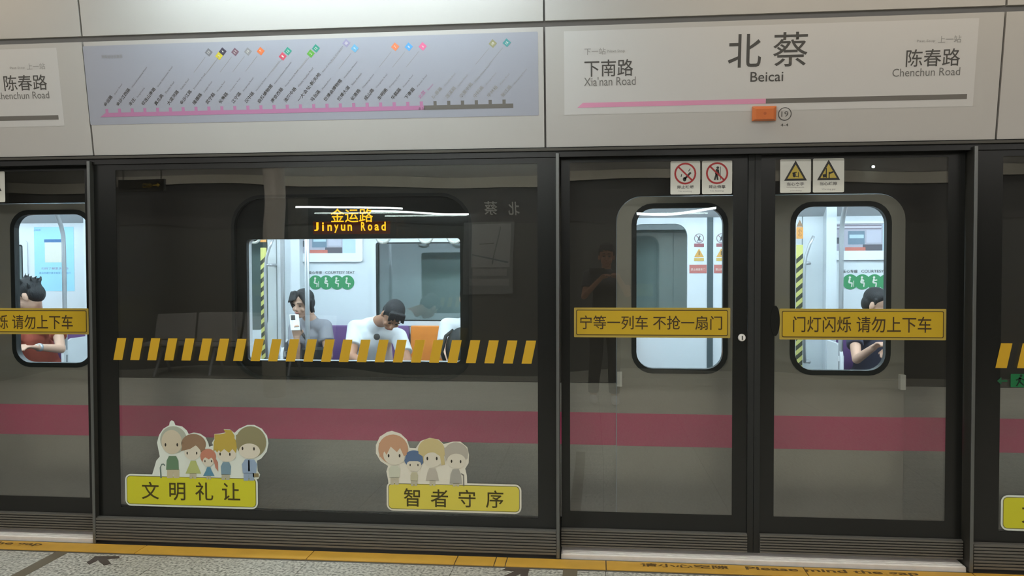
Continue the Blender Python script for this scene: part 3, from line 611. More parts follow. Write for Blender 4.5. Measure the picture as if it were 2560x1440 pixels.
for xd in DOORS:
    arc = lambda cx, s: [(cx+s*(.13-.13*math.cos(math.radians(t))) if False else 0, 0) for t in ()]
    l, r_ = xd-.752, xd+.755; rad = .14
    notch = [(l, 1.66)] + [(l+rad-rad*math.cos(math.radians(t)), 1.68+rad*math.sin(math.radians(t))) for t in range(0, 91, 10)] + [(r_-rad+rad*math.sin(math.radians(t)), 1.68+rad*math.cos(math.radians(t))) for t in range(0, 91, 10)] + [(r_, 1.66)]
    put('door_header', plate([[(l, 2.35)] + notch + [(r_, 2.35)]], -.06, 0, TR), MT['tdark'], train)
    for s in (-1, 1):
        DR = FRONT(TY-.012)
        if s < 0:
            out = [(l+.004, .05), (xd-.004, .05), (xd-.004, 1.815)] + [(l+.004+.135-.135*math.sin(math.radians(t)), 1.68+.135*math.cos(math.radians(t))) for t in range(0, 91, 10)]
            wx = (xd-.645, xd-.182)
        else:
            out = [(xd+.004, .05), (r_-.004, .05)] + [(r_-.004-.135+.135*math.cos(math.radians(t)), 1.68+.135*math.sin(math.radians(t))) for t in range(0, 91, 10)] + [(xd+.004, 1.815)]
            wx = (xd+.19, xd+.657)
        wz = (.884, 1.755)
        d = put('door_leaf', plate([out, rr(wx[0], wx[1], wz[0], wz[1], .09)], -.03, 0, DR), MT['tdoor'], train)
        put('gasket', plate([rr(wx[0]-.024, wx[1]+.024, wz[0]-.024, wz[1]+.024, .112), rr(wx[0]+.002, wx[1]-.002, wz[0]+.002, wz[1]-.002, .09)], -.036, .006, DR), MT['gasket'], d)
        put('pane', plate([rr(wx[0]+.001, wx[1]-.001, wz[0]+.001, wz[1]-.001, .088)], -.02, -.014, DR), MT['tglass'], d)
        xa, xb = (l+.004, xd-.004) if s < 0 else (xd+.004, r_-.004)
        put('stripe', plate([rr(xa, xb, .462, .640)], .0002, .001, DR), MT['tstripe'], d)
        put('ledge', plate([rr(xa+.03, xb-.01, .795, .835)], .0004, .004, DR), MT['tdoor'], d)
        bx = l+.018 if s < 0 else r_-.02
        put('door_guide', MB().box(bx-.014, bx+.014, TY-.05, TY-.012, .79, .87), MT['steel'], d, bevel=.004)
# interior shell
W = 2.8
inner = []
put('floor_plate', MB().box(-9, 9, TY+.06, W+.1, -.02, .0), mat('train_floor', (120, 122, 126), .5, noise=.1, nscale=40), train)
put('ceiling_lining', MB().box(-9, 9, TY+.06, W+.1, 2.2, 2.26), MT['ceil'], train)
for xd in DOORS[:-1]:
    a, b = xd+.70, xd+PT-.70; dx = xd+3.58
    put('wall_lining', plate([rr(a, b, .0, 2.2), rr(-1.996+dx, -.756+dx, .905, 1.602, .03)], -.10, -.062, TR), MT['liner'], train)
put('wall_lining', plate([rr(-9, 9, 1.84, 2.2)], -.16, -.102, TR), MT['liner'], train)
WB = FRONT(W)
fw = [];
FD = [x+.075 for x in DOORS]
for xd in FD:
    fw += [rr(xd-.655, xd-.185, .89, 1.79, .10, 8), rr(xd+.185, xd+.655, .89, 1.79, .10, 8)]
fwin = []
for i, xd in enumerate(FD[:-1]):
    c = xd+PT/2
    fwin.append(rr(at(937, 700, W).x-(-1.285)+c, -(at(937, 700, W).x-(-1.285))+c, .965, 1.66, .03))
put('far_wall', plate([rr(-9, 9, 0, 2.2)]+fw+fwin, -.05, 0, WB), MT['liner'], train)
for q, lp in enumerate(fw+fwin):
    put('far_pane', plate([lp], -.03, -.02, WB), MT['far_glass'], train)
for lp in fwin:
    x0 = min(p[0] for p in lp); x1 = max(p[0] for p in lp)
    put('far_window_frame', plate([rr(x0-.03, x1+.03, .935, 1.69, .03), rr(x0+.012, x1-.012, .975, 1.65, .02)], .0, .012, WB), MT['liner'], train)
    put('far_gasket', plate([rr(x0+.012, x1-.012, .975, 1.65, .02), rr(x0+.03, x1-.03, .985, 1.64, .02)], -.01, .004, WB), MT['gasket'], train)
for xd in FD:
    put('far_door_seal', plate([rr(xd-.024, xd+.024, 0, 1.84)], .0, .006, WB), cmat((70, 84, 88)), train)
    put('far_door_edge', plate([rr(xd-.74, xd-.733, 0, 1.84)], .0, .004, WB), cmat((120, 130, 134)), train)
    put('far_door_edge', plate([rr(xd+.733, xd+.74, 0, 1.84)], .0, .004, WB), cmat((120, 130, 134)), train)
    put('far_pillar', MB().box(xd+.9, xd+.98, W-.10, W-.001, 0, 2.2), MT['liner'], train)
    put('far_pillar', MB().box(xd-.98, xd-.9, W-.10, W-.001, 0, 2.2), MT['liner'], train)
put('cove', MB().add([(x, y, zz) for x in (-9, 9) for (y, zz) in ((W-.002, 1.84), (W-.28, 2.05), (W-.28, 2.2), (W-.002, 2.2))], [(0, 1, 2, 3), (7, 6, 5, 4), (0, 4, 5, 1), (1, 5, 6, 2), (2, 6, 7, 3), (3, 7, 4, 0)]), MT['ceil'], train)
for x in range(-4, 4):
    for y in (1.15, 2.05):
        put('ceiling_lamp', MB().box(x*2.2+.1, x*2.2+2.1, y-.09, y+.09, 2.17, 2.199), MT['lampt'], train)
put('end_wall', MB().box(-9.02, -8.98, TY+.05, W, 0, 2.2), MT['liner'], train)
put('end_wall', MB().box(8.98, 9.02, TY+.05, W, 0, 2.2), MT['liner'], train)

# destination display behind the top of the window
e = empty('destination_display', (-1.37, TY+.06, 1.62), 'amber dot display reading Jinyun Road at the top of the train window', 'display')
put('housing', MB().box(-1.62, -1.12, TY+.024, TY+.0295, 1.615, 1.79), MT['ledbox'], e)
LF = FRONT(TY+.0235)
def trr(xa, xb, ya, yb, Y):
    m = (xa+xb)/2; return (at(xa, (ya+yb)/2, Y).x, at(xb, (ya+yb)/2, Y).x, at(m, yb, Y).z, at(m, ya, Y).z)
q = trr(782, 975, 553, 585, TY+.02)
put('glow_panel', plate([rr(*q, .004)], .0001, .0006, LF), MT['ledg'], e)
put('lettering', tmesh('金运路', trr(826, 932, 521, 556, TY+.02), .0011, LF, bold=.008), MT['led'], e)
lr = trr(785, 970, 555, 577, TY+.02); cw = (lr[1]-lr[0])/11.0
for i, ch in enumerate('Jinyun Road'):
    if ch == ' ': continue
    hh = lr[3]-lr[2]; lo = hh*.22 if ch == 'y' else 0; top = hh*(1 if ch in 'JRdi' else .72)
    wch = cw*(.28 if ch == 'i' else .66)
    x0 = lr[0]+i*cw+(cw*.66-wch)/2
    put('letter', tmesh(ch, (x0, x0+wch, lr[2]-lo, lr[2]+top), .0014, LF, bold=.025), MT['led'], e)

# fittings on the far wall, repeated at each bay
def far_fit(dx, where):
    Y = W-.004; WF = FRONT(W-.002)
    P = lambda x, y: (at(x, y, W).x+dx, at(x, y, W).z)
    e = empty('advert_frame', (P(825, 655)[0], W, P(825, 655)[1]), 'white framed advert on the far train wall %s' % where, 'poster frame')
    a, zb = P(742, 655); b, _ = P(908, 655); zt = at(2150, 553, W).z
    put('frame', plate([rr(a, b, zb, zt, .02), rr(a+.01, b-.06, zb+.075, zt-.02, .004)], .0, .02, WF), MT['gripw'], e, bevel=.003)
    c, d = P(748, 638); c2 = P(858, 638)[0]; d2 = P(892, 645)[0]
    im = put('picture', plate([rr(a+.01, c2, zb+.065, zt-.02)], .001, .012, WF), cmat((168, 166, 178)), e)
    wpx = (c2-a)/115.
    def blk(x0, x1, y0, y1, col, k): put('picture_detail', plate([rr(a+x0*wpx, a+x1*wpx, zt-.03-y1*wpx, zt-.03-y0*wpx, .003)], .012, .0125+k*.0005, WF), cmat(col), im)
    blk(6, 112, 0, 10, (130, 122, 132), 1); blk(10, 112, 3, 7, (196, 192, 200), 2); blk(40, 76, 14, 44, (110, 130, 146), 1); blk(43, 74, 22, 30, (176, 200, 210), 2)
    blk(80, 112, 12, 40, (186, 186, 200), 1); blk(14, 24, 28, 42, (78, 80, 86), 2); blk(34, 78, 50, 68, (190, 112, 100), 2); blk(72, 114, 44, 68, (92, 88, 96), 1); blk(2, 34, 62, 68, (80, 84, 90), 1)
    put('pale_panel', plate([rr(c2, d2, zb+.045, zt-.02)], .001, .013, WF), cmat((184, 206, 224)), e)
    e = empty('courtesy_seat_mark', (P(829, 724)[0], W, P(829, 724)[1]), 'row of green courtesy seat circles %s' % where, 'sign')
    a, za = P(772, 685); b, zb_ = P(887, 676)
    zt_ = za+.024
    put('lettering', tmesh('爱心专座', (a, a+(b-a)*.29, za, za+.026), .001, WF, bold=.01), MT['ink'], e)
    put('lettering', tmesh('COURTESY SEAT', (a+(b-a)*.36, b, za+.002, za+.024), .001, WF), MT['ink'], e)
    for i, px in enumerate((789.5, 816, 842.5, 868.5)):
        cx, cz = P(px, 706); r = .062
        g = put('courtesy_circle', plate([circ(cx, cz, r)], .0004+i*.0003, .0012+i*.0003, WF), MT['green'], e)
        F2 = lambda *pl: join([plate([p], .0012+i*.0003, .0030, WF) for p in pl])
        s = [circ(cx-.004, cz+.036, .009), seg(cx-.004, cz+.026, cx-.012, cz-.006, .013), seg(cx-.012, cz-.006, cx+.016, cz-.010, .011), seg(cx+.014, cz-.008, cx+.010, cz-.040, .009)]
        if i == 0: s.append(seg(cx+.026, cz+.01, cx+.026, cz-.04, .004))
        if i == 1: s.append(circ(cx+.004, cz+.010, .010))
        if i == 2: s.append(seg(cx, cz+.012, cx+.02, cz+.016, .008))
        if i == 3: s.append(seg(cx+.010, cz-.008, cx+.032, cz-.014, .008))
        put('pictogram', F2(*s), MT['white'], g)
far_fit(0, 'seen through the wide window'); far_fit(4.47, 'seen through the right train door window')

# hazard strips, orange tags and grab handles beside the far doors
def pillar_fit(dx, where):
    PY = W-.103; PF = FRONT(PY)
    x0 = at(1990, 700, PY).x+dx; x1 = at(2007, 700, PY).x+dx; zt = at(2000, 612, PY).z; zb = .05
    e = empty('hazard_strip', ((x0+x1)/2, PY, zb), 'black and yellow striped pillar strip %s' % where, 'safety strip')
    put('strip', plate([rr(x0, x1, zb, zt)], .0, .002, PF), cmat((206, 204, 120)), e)
    n = 0; zz = zb; h = .052
    while zz < zt-.1:
        wd = x1-x0
        o = put('dark_stripe', plate([[(x0, zz), (x1, zz+wd*.9), (x1, zz+wd*.9+h*.75), (x0, zz+h*.75)]], .002, .0028, PF), cmat((66, 68, 52)), e) ; zz += h*1.5
    e = empty('pillar_warning_tag', ((x0+x1)/2, PY, zt), 'orange warning tag above the striped strip, %s' % where, 'sign')
    za, zb2 = at(2000, 597, PY).z, at(2000, 568, PY).z; z3 = at(2000, 549, PY).z
    put('tag', plate([rr(x0, x1, za, zb2, .003)], .0, .002, PF), cmat((214, 150, 76)), e)
    put('triangle', plate([[(x0, zb2+.004), (x1, zb2+.004), ((x0+x1)/2, z3)]], .0, .002, PF), cmat((150, 120, 90)), e)
    put('lettering', tmesh('小\n心', (x0+.014, x1-.012, za+.02, zb2-.015), .0026, PF), MT['ink'], e)
    e = empty('grab_rail', (at(2012, 750, W-.1).x+dx, W-.1, .6), 'curved chrome grab handle %s' % where, 'handle')
    GY = W-.14; q = [at(2034, 590, GY), at(2024, 612, GY), at(2015, 640, GY), at(2011, 670, GY), at(2010, 720, GY), at(2010, 800, GY), at(2012, 905, GY)]
    put('bar', MB().tube([p+Vector((dx, 0, 0)) for p in q], .012, 12), MT['chrome'], e, smooth=True)
    for py in (658, 905):
        p = at(2024, py, GY); put('bracket', MB().tube([(p.x+dx, W-.01, p.z), (p.x+dx, GY+.01, p.z)], .014, 14).tube([(p.x+dx, GY+.01, p.z), (p.x+dx-.045, GY, p.z)], .011, 12), MT['chrome'], e, smooth=True)
pillar_fit(0, 'seen through the right train door window'); pillar_fit(-4.47, 'seen through the wide window')

# notices on the far doors
def door_notices(xd, side, where):
    WF = FRONT(W-.001); x = xd+side*.09
    e = empty('door_notice', (x, W, 1.2), 'column of warning stickers on the far train door, %s' % where, 'sign')
    zc = at(1745, 596, W).z; r = .040
    put('ring', plate([circ(x, zc, r), circ(x, zc, r*.86)], .0, .0012, WF), cmat((130, 112, 118)), e)
    put('bar', plate([seg(x-r*.6, zc+r*.6, x+r*.6, zc-r*.6, .006)], .0, .0010, WF), cmat((140, 104, 110)), e)
    put('figure', join([plate([p], .0012, .002, WF) for p in (circ(x+.006, zc+.018, .006), seg(x+.003, zc+.012, x-.004, zc-.008, .011), seg(x-.004, zc-.006, x-.012, zc-.026, .006), seg(x-.002, zc-.006, x+.01, zc-.024, .006))]), cmat((70, 72, 76)), e)
    z1 = at(1745, 613, W).z; put('red_label', plate([rr(x-.040, x+.040, z1-.014, z1+.014)], .0, .001, WF), cmat((150, 92, 98)), e)
    zt, zb = at(1745, 621, W).z, at(1745, 643, W).z
    put('triangle', plate([[(x, zt), (x-.040, zb), (x+.040, zb)]], .0, .001, WF), cmat((206, 158, 84)), e)
    put('exclamation', plate([seg(x, zt-.022, x, zb+.016, .006)], .001, .002, WF), MT['ink'], e)
    z1 = at(1745, 649, W).z; put('yellow_label', plate([rr(x-.040, x+.040, z1-.013, z1+.013)], .0, .001, WF), cmat((196, 168, 96)), e)
    z1, z0 = at(1745, 662, W).z, at(1745, 683, W).z
    a, b = (x-.078, x+.062) if side < 0 else (x-.058, x+.082)
    put('red_notice', plate([rr(a, b, z0, z1)], .0, .001, WF), cmat((182, 110, 104)), e)
    put('lettering', tmesh('禁止倚靠车门', (a+.012, b-.012, (z0+z1)/2-.014, (z0+z1)/2+.006), .0013, WF), MT['white'], e)
door_notices(FD[2], -1, 'left of the dark door seam'); door_notices(FD[2], 1, 'right of the dark door seam')

# light blue notice on the far wall at the left
e = empty('wall_poster', (at(135, 730, W).x, W, at(135, 730, W).z), 'light blue poster on the far train wall seen through the left door window', 'poster')
WF = FRONT(W-.001); (a, zt), (b, zb) = puv(85, 568, W), puv(187, 728, W)
put('sheet', plate([rr(a, b, zb, zt, .005)], .0, .001, WF), MT['lblue'], e)
def pr(x0, x1, y0, y1): p, q = at(x0, y1, W), at(x1, y0, W); return (p.x, q.x, p.z, q.z)
put('header_bar', plate([rr(*pr(111, 158, 598, 606))], .001, .0016, WF), MT['dblue'], e)
put('blank_panel', plate([rr(*pr(113, 158, 606, 656), .004)], .001, .0016, WF), MT['white'], e)
put('lettering', tmesh('上海地铁', pr(84, 102, 573, 578), .0016, WF), MT['dblue'], e); 
put('lettering', tmesh('扫码了解更多信息', pr(104, 172, 668, 674), .0016, WF), cmat((150, 110, 130)), e)
put('lettering', tmesh('请自觉遵守乘车规定 文明出行', pr(98, 178, 680, 685), .0016, WF), MT['dblue'], e)

# seats, end screens and poles
def bench(x0, x1, label, cols, group=None):
    n = len(cols); st = (x1-x0)/n; e = empty('seat_bench', ((x0+x1)/2, W-.25, 0), label, 'bench')
    for i, c in enumerate(cols):
        a = x0+i*st+.006; b = x0+(i+1)*st-.006
        s = put('seat_back', MB().add([(x, y, zz) for x in (a, b) for (y, zz) in ((W-.10, .46), (W-.055, .46), (W-.03, .93), (W-.07, .945))], [(0, 1, 2, 3), (7, 6, 5, 4), (0, 4, 5, 1), (1, 5, 6, 2), (2, 6, 7, 3), (3, 7, 4, 0)]), MT[c], e, bevel=.012)
        put('seat_cushion', MB().box(a, b, W-.50, W-.10, .40, .45), MT[c], e, bevel=.018)
    put('seat_base', MB().box(x0+.05, x1-.05, W-.42, W-.06, .12, .40), MT['gripw'], e)
    return e
def screen(x, label):
    zt = at(2067, 848, W).z; y0 = 2.33
    pts = [(W-.005, .30), (y0+.02, .30), (y0, .42), (y0, zt-.10), (y0+.04, zt-.025), (y0+.12, zt), (W-.005, zt)]
    fr = frame((x, 0, 0), (0, 1, 0), (0, 0, 1))
    e = empty('seat_end_screen', (x, (y0+W)/2, .30), label, 'screen')
    put('panel', plate([pts], -.012, .012, fr), MT['gripw'], e, bevel=.006)
def pole(x, label, bend=True, ztop=2.17):
    e = empty('grab_pole', (x, 2.41, 0), label, 'pole')
    zb = at(2103, 893, 2.37).z; zm = at(2100, 575, 2.37).z
    pts = [(x, 2.37, zb-.35), (x, 2.37, zb), (x, 2.37, zm-.1), (x, 2.365, zm), (x, 2.34, zm+.08), (x, 2.27, zm+.2), (x, 2.16, zm+.33), (x, 2.08, zm+.43)]
    put('tube', MB().tube(pts, .0175, 16), MT['chrome'], e, smooth=True)
    put('collar', MB().tube([(x, 2.37, zb-.03), (x, 2.37, zb+.01)], .024, 16), MT['gripw'], e)
PX = at(2103, 700, 2.37).x; PXm = at(707, 700, 2.37).x; PXl = at(160, 650, 2.37).x
bench(PXm+.03, PXm+2.85, 'long bench under the wide train window, purple seats then orange ones', ['purple', 'purple', 'oseat', 'oseat', 'oseat', 'oseat'])
bench(PX+.03, PX+2.85, 'bench behind the right train door window, half hidden by a passenger', ['purple', 'purple', 'oseat', 'oseat', 'oseat', 'oseat'])
bench(PXl-2.85, PXl-.03, 'bench behind the left train door window', ['oseat', 'oseat', 'oseat', 'oseat', 'purple', 'purple'])
screen(PX, 'white seat-end screen left of the passenger in navy'); pole(PX, 'bent steel grab pole in the right train door window')
screen(PXm, 'white seat-end screen beside the woman in grey'); pole(PXm, 'bent steel grab pole left of the woman in grey')
screen(PXl, 'white seat-end screen at the lower right of the left door window'); pole(PXl, 'bent steel grab pole in the left train door window')
px = at(768, 720, 1.62).x
e = empty('ceiling_pole', (px, 1.62, 0), 'straight floor-to-ceiling pole in front of the woman in grey', 'pole')
put('tube', MB().tube([(px, 1.62, 0), (px, 1.62, 2.19)], .0165, 18), MT['chrome'], e, smooth=True)
put('flange', MB().tube([(px, 1.62, 0), (px, 1.62, .03)], .05, 18), MT['chrome'], e)
# overhead handrail and straps
e = empty('overhead_rail', (0, 1.95, 1.75), 'overhead rail running along the train above the seats', 'rail')
put('tube', MB().tube([(-8.5, 2.08, 1.98), (8.5, 2.08, 1.98)], .016, 12), MT['chrome'], e, smooth=True)

for px, nm in ((635, 'above the left end of the wide window'), (958, 'above the middle of the wide window'), (1064, 'above the orange seats'), (1136, 'at the right end of the wide window')):
    b_ = at(px, 607, 2.08); x = b_.x; zb = b_.z
    e = empty('strap_handle', (x, 2.08, zb), 'white hanging strap handle %s' % nm, 'handle')
    put('strap', MB().box(x-.012, x+.012, 2.075, 2.085, zb+.11, 1.985), MT['white'], e)
    ring = [(x+.055*math.sin(t*PI/8), 2.08, zb+.055-.055*math.cos(t*PI/8)) for t in range(17)]
    put('grip', MB().tube(ring, .011, 8), MT['white'], e, smooth=True)

# ------------------------------------------------------------------ passengers
def remesh(mb, voxel=.007, smooth=3, name='m'):
    me = mb.mesh(name); ob = bpy.data.objects.new('r', me); COL.objects.link(ob)
    m = ob.modifiers.new('r', 'REMESH'); m.mode = 'VOXEL'; m.voxel_size = voxel; m.use_smooth_shade = True
    s = ob.modifiers.new('s', 'SMOOTH'); s.factor = .5; s.iterations = smooth
    dg = bpy.context.evaluated_depsgraph_get()
    out = bpy.data.meshes.new_from_object(ob.evaluated_get(dg)); bpy.data.objects.remove(ob)
    return out
def rot3(yaw, pitch, roll): return (Matrix.Rotation(yaw, 3, 'Z') @ Matrix.Rotation(pitch, 3, 'X') @ Matrix.Rotation(roll, 3, 'Y'))
V = Vector
def hand(mb, W_, d, n, side, curl=.5, s=1.):
    """palm, four jointed fingers of different lengths and a thumb leaving the palm's side"""
    d = d.normalized(); n = (n - d*n.dot(d)).normalized(); t = d.cross(n).normalized()*side
    for k in range(4):
        o = (k-1.5)*.019*s
        mb.cap(W_+d*.01*s+t*o*.6, W_+d*.085*s+t*o, .014*s, .0125*s, 8)
        L = (.036, .042, .040, .030)[k]*s; p = W_+d*.088*s+t*o; a = 0
        for j, f in enumerate((1., .72, .55)):
            a += curl*(.7 if j == 0 else 1.)
            q = p+(d*math.cos(a)+n*math.sin(a))*L*f
            mb.cap(p, q, (.0098-.001*j)*s, (.0088-.001*j)*s, 8); p = q
    b = W_+d*.028*s-t*.030*s; c = b+(d*.7-t*.7+n*.35).normalized()*.036*s; e_ = c+(d*.9+n*.45).normalized()*.028*s
    mb.cap(W_+d*.02*s-t*.012*s, b, .015*s, .013*s, 8); mb.cap(b, c, .012*s, .0105*s, 8); mb.cap(c, e_, .0105*s, .0085*s, 8)
def person(label, J, skin, top, bottom, hairstyle='short', sleeve=.62, head=(0, 0, 0), hands=((0, .5), (0, .5)), hs=1., female=False):
    L0 = V((J['pelvis'].x, J['pelvis'].y, FZ if J.get('stand') else 0.0))
    root_loc = L0
    k = .93 if female else 1.
    b = MB(); P, Cc, N, H = J['pelvis'], J['chest'], J['neck'], J['head']
    b.ell(P, (.16*k, .12, .11)); b.cap(P, Cc, .125*k, .135*k, 18)
    b.ell(Cc, (.155*k, .10, .15), rot3(0, 0, 0)); b.cap(Cc+(N-Cc)*.4, N, .075, .056, 14)
    R = rot3(*head)
    Hc = lambda x, y, zz: H + R @ V((x, y, zz))*hs
    b.cap(N, Hc(0, .02, -.05), .052, .05, 14)
    b.ell(Hc(0, .012, .03), (.074*hs, .092*hs, .084*hs), R, 24, 16); b.ell(Hc(0, -.018, -.035), (.060*hs, .068*hs, .072*hs), R, 20, 14)
    b.ell(Hc(0, -.046, -.082), (.034*hs, .032*hs, .026*hs), R); b.cap(Hc(0, -.082, .012), Hc(0, -.102, -.022), .009*hs, .0125*hs, 10)
    b.ell(Hc(0, -.094, -.027), (.018*hs, .012*hs, .009*hs), R); b.ell(Hc(0, -.074, .028), (.052*hs, .014*hs, .010*hs), R)
    b.ell(Hc(0, -.084, -.052), (.024*hs, .010*hs, .010*hs), R)
    for s in (-1, 1):
        b.ell(Hc(s*.076, .012, -.012), (.011*hs, .020*hs, .032*hs), R); b.ell(Hc(s*.04, -.062, -.03), (.022*hs, .016*hs, .02*hs), R)
    for s, sd in (('L', -1), ('R', 1)):
        S_, E_, W_ = J['sh'+s], J['el'+s], J['wr'+s]
        b.cap(Cc+(N-Cc)*.65, S_, .06*k, .054*k, 14); b.cap(S_, E_, .048*k, .037*k, 14); b.cap(E_, W_, .038*k, .026*k, 14)
        hd_, cur = hands[0 if s == 'L' else 1]
        d = (W_-E_).normalized() if not hd_ else hd_[0]; n = V((0, 0, -1)) if not hd_ else hd_[1]
        hand(b, W_, d, n, sd, cur, .95*k)
        K_, A_ = J['kn'+s], J['an'+s]
        b.cap(P+V((sd*.085, -.02, 0)), K_, .082*k, .058*k, 14); b.cap(K_, A_, .052, .036, 14)
    body = remesh(b)
    root = empty('person', root_loc, label, 'person')
    put('body', body, skin, root, smooth=True); bo = OFF
    B = [o for o in root.children][-1]
    # clothes
    t = MB(); t.cap(P+V((0, 0, .02)), Cc, .142*k, .150*k, 20); t.ell(P+V((0, 0, .03)), (.176*k, .138, .10)); t.ell(Cc, (.170*k, .115, .165)); t.cap(Cc+(N-Cc)*.35, Cc+(N-Cc)*.84, .095, .074, 16)
    for s in ('L', 'R'):
        S_, E_ = J['sh'+s], J['el'+s]
        t.cap(Cc+(N-Cc)*.55, S_, .075*k, .068*k, 16); M_ = S_+(E_-S_)*sleeve; t.tube([S_, M_], [.066*k, .066*k], 16)
    put('shirt', remesh(t, .008, 5), top, root, smooth=True)
    t = MB(); t.ell(P, (.175*k, .135, .115))
    for s, sd in (('L', -1), ('R', 1)):
        K_, A_ = J['kn'+s], J['an'+s]
        t.cap(P+V((sd*.085, -.02, 0)), K_, .098*k, .074*k, 14); t.tube([K_, K_+(A_-K_)*.93], [.074*k, .056], 16)
    put('trousers', remesh(t, .010, 4), bottom, root, smooth=True)
    for s, sd in (('L', -1), ('R', 1)):
        A_ = J['an'+s]; f = MB(); f.ell(A_+V((0, -.07, -.035)), (.045, .125, .04)); f.ell(A_+V((0, .01, -.01)), (.042, .05, .055))
        put('shoe', remesh(f, .008, 2), MT['shoe'], root, smooth=True)
    # face
    for s in (-1, 1):
        put('eye', MB().ell(Hc(s*.029, -.0775, .006), (.0125*hs, .006*hs, .0055*hs), R, 12, 8), MT['eye'], root, smooth=True)
        put('eyebrow', MB().cap(Hc(s*.016, -.089, .032), Hc(s*.046, -.080, .034), .0028*hs, .002*hs, 6), MT['hair'], root)
    put('mouth', MB().ell(Hc(0, -.0915, -.053), (.021*hs, .006*hs, .006*hs), R, 12, 8), MT['lip'], root, smooth=True)
    # hair
    h = MB(); rnd = random.Random(len(label))
    h.ell(Hc(0, .024, .048), (.082*hs, .092*hs, .080*hs), R, 24, 16); h.ell(Hc(0, .052, .0), (.076*hs, .062*hs, .075*hs), R, 20, 12)
    if hairstyle in ('short', 'messy'):
        for i in range(7): h.cap(Hc(-.055+i*.018, -.048, .098), Hc(-.062+i*.0205+rnd.uniform(-.006, .006), -.086, .062-abs(i-3)*.004), .014*hs, .006*hs, 8)
        for s in (-1, 1): h.cap(Hc(s*.074, .0, .04), Hc(s*.076, -.006, .004), .014*hs, .006*hs, 8)
    if hairstyle == 'messy':
        for i in range(46):
            a = rnd.uniform(0, 2*PI); el = rnd.uniform(-.2, 1.4); q = V((math.cos(a)*math.cos(el)*.08, .02+math.sin(a)*math.cos(el)*.09, .045+math.sin(el)*.08))
            if q.y < -.05 and q.z < .06: continue
            o = q + V((math.cos(a)*.03, math.sin(a)*.03, .018+rnd.uniform(-.02, .02))); h.cap(Hc(*q), Hc(*o), .010*hs, .0035*hs, 6)
    if hairstyle in ('bob', 'tied'):
        for s in (-1, 1):
            h.cap(Hc(s*.03, -.05, .105), Hc(s*.068, -.062, .04), .022*hs, .016*hs, 10); h.cap(Hc(s*.068, -.062, .04), Hc(s*.076, -.035, -.03), .016*hs, .010*hs, 10)
            h.cap(Hc(s*.076, -.0, .03), Hc(s*.078, .01, -.06), .022*hs, .014*hs, 10)
        for i in range(5): h.cap(Hc(-.02-.01*i, -.05, .105), Hc(-.005-.0165*i, -.088, .060-.006*i), .015*hs, .009*hs, 8)
        if hairstyle == 'tied': h.cap(Hc(0, .10, .0), Hc(.01, .12, -.10), .028*hs, .012*hs, 10)
        else: h.ell(Hc(0, .05, -.05), (.082*hs, .055*hs, .06*hs), R)
    put('hair', remesh(h, .006, 2), MT['hair'], root, smooth=True)
    return root, Hc
def seated(cx, cyy, lean=(0, 0), chest_z=.88, **k):
    """sitting with the back to the far wall, knees towards the camera"""
    P = V((cx, cyy, .55)); Cc = V((cx+lean[0], cyy+lean[1], chest_z))
    J = dict(pelvis=P, chest=Cc, knL=V((cx-.13, cyy-.46, .50)), knR=V((cx+.13, cyy-.46, .50)), anL=V((cx-.12, cyy-.44, .09)), anR=V((cx+.12, cyy-.44, .09)))
    J.update(k); return J

# woman in grey with a phone
hp = at(757, 760, 2.28); s1 = at(812, 817, 2.42); s0 = at(740, 822, 2.40)
J = seated(at(775, 850, 2.5).x, 2.55, (-.0, -.10), .88, neck=at(776, 800, 2.38), head=hp, shL=s0, shR=s1,
           elL=at(739, 905, 2.22), wrL=at(742, 845, 2.10), elR=at(822, 890, 2.33), wrR=at(795, 925, 2.12))
r, Hc = person('woman in a grey T-shirt holding a phone to her mouth behind the straight pole', J, MT['skin'], MT['greyt'], MT['dark'], 'tied', .5, (-.30, .22, .06), (((V((0, -.25, 1)), V((.35, -.9, 0))), .75), ((V((-.3, -.4, -.8)), V((0, 0, -1))), .4)), hs=.96, female=True)
p = at(737, 806, 2.045)
e = empty('mobile_phone', p, 'white mobile phone in the hand of the woman in grey', 'phone')
ph = MB().box(-.036, .036, -.004, .004, -.07, .07); mx = Matrix.Translation(p) @ Matrix.Rotation(.5, 4, 'Z') @ Matrix.Rotation(-.55, 4, 'X')
ph.v = [tuple(mx @ V(q)) for q in ph.v]; put('case', ph, MT['whitet'], e, bevel=.006)
c_ = MB().box(-.028, .006, -.0065, -.004, .018, .062); c_.v = [tuple(mx @ V(q)) for q in c_.v]; put('camera_patch', c_, MT['blk'], e, bevel=.002)
# her strap
e = empty('shoulder_bag', J['pelvis']+V((.10, -.25, .05)), 'dark bag with a strap across the woman in grey', 'bag')
put('strap', MB().tube([s0+V((.03, -.03, .05)), J['chest']+V((-.02, -.15, .06)), J['chest']+V((.08, -.17, -.06)), J['pelvis']+V((.17, -.16, .10))], .012, 8), MT['bag'], e, smooth=True)
bg = MB().box(-.10, .10, -.04, .04, -.08, .08); bg.v = [tuple(V(q)+J['pelvis']+V((.12, -.28, .17))) for q in bg.v]; put('body', bg, MT['bag'], e, bevel=.02)

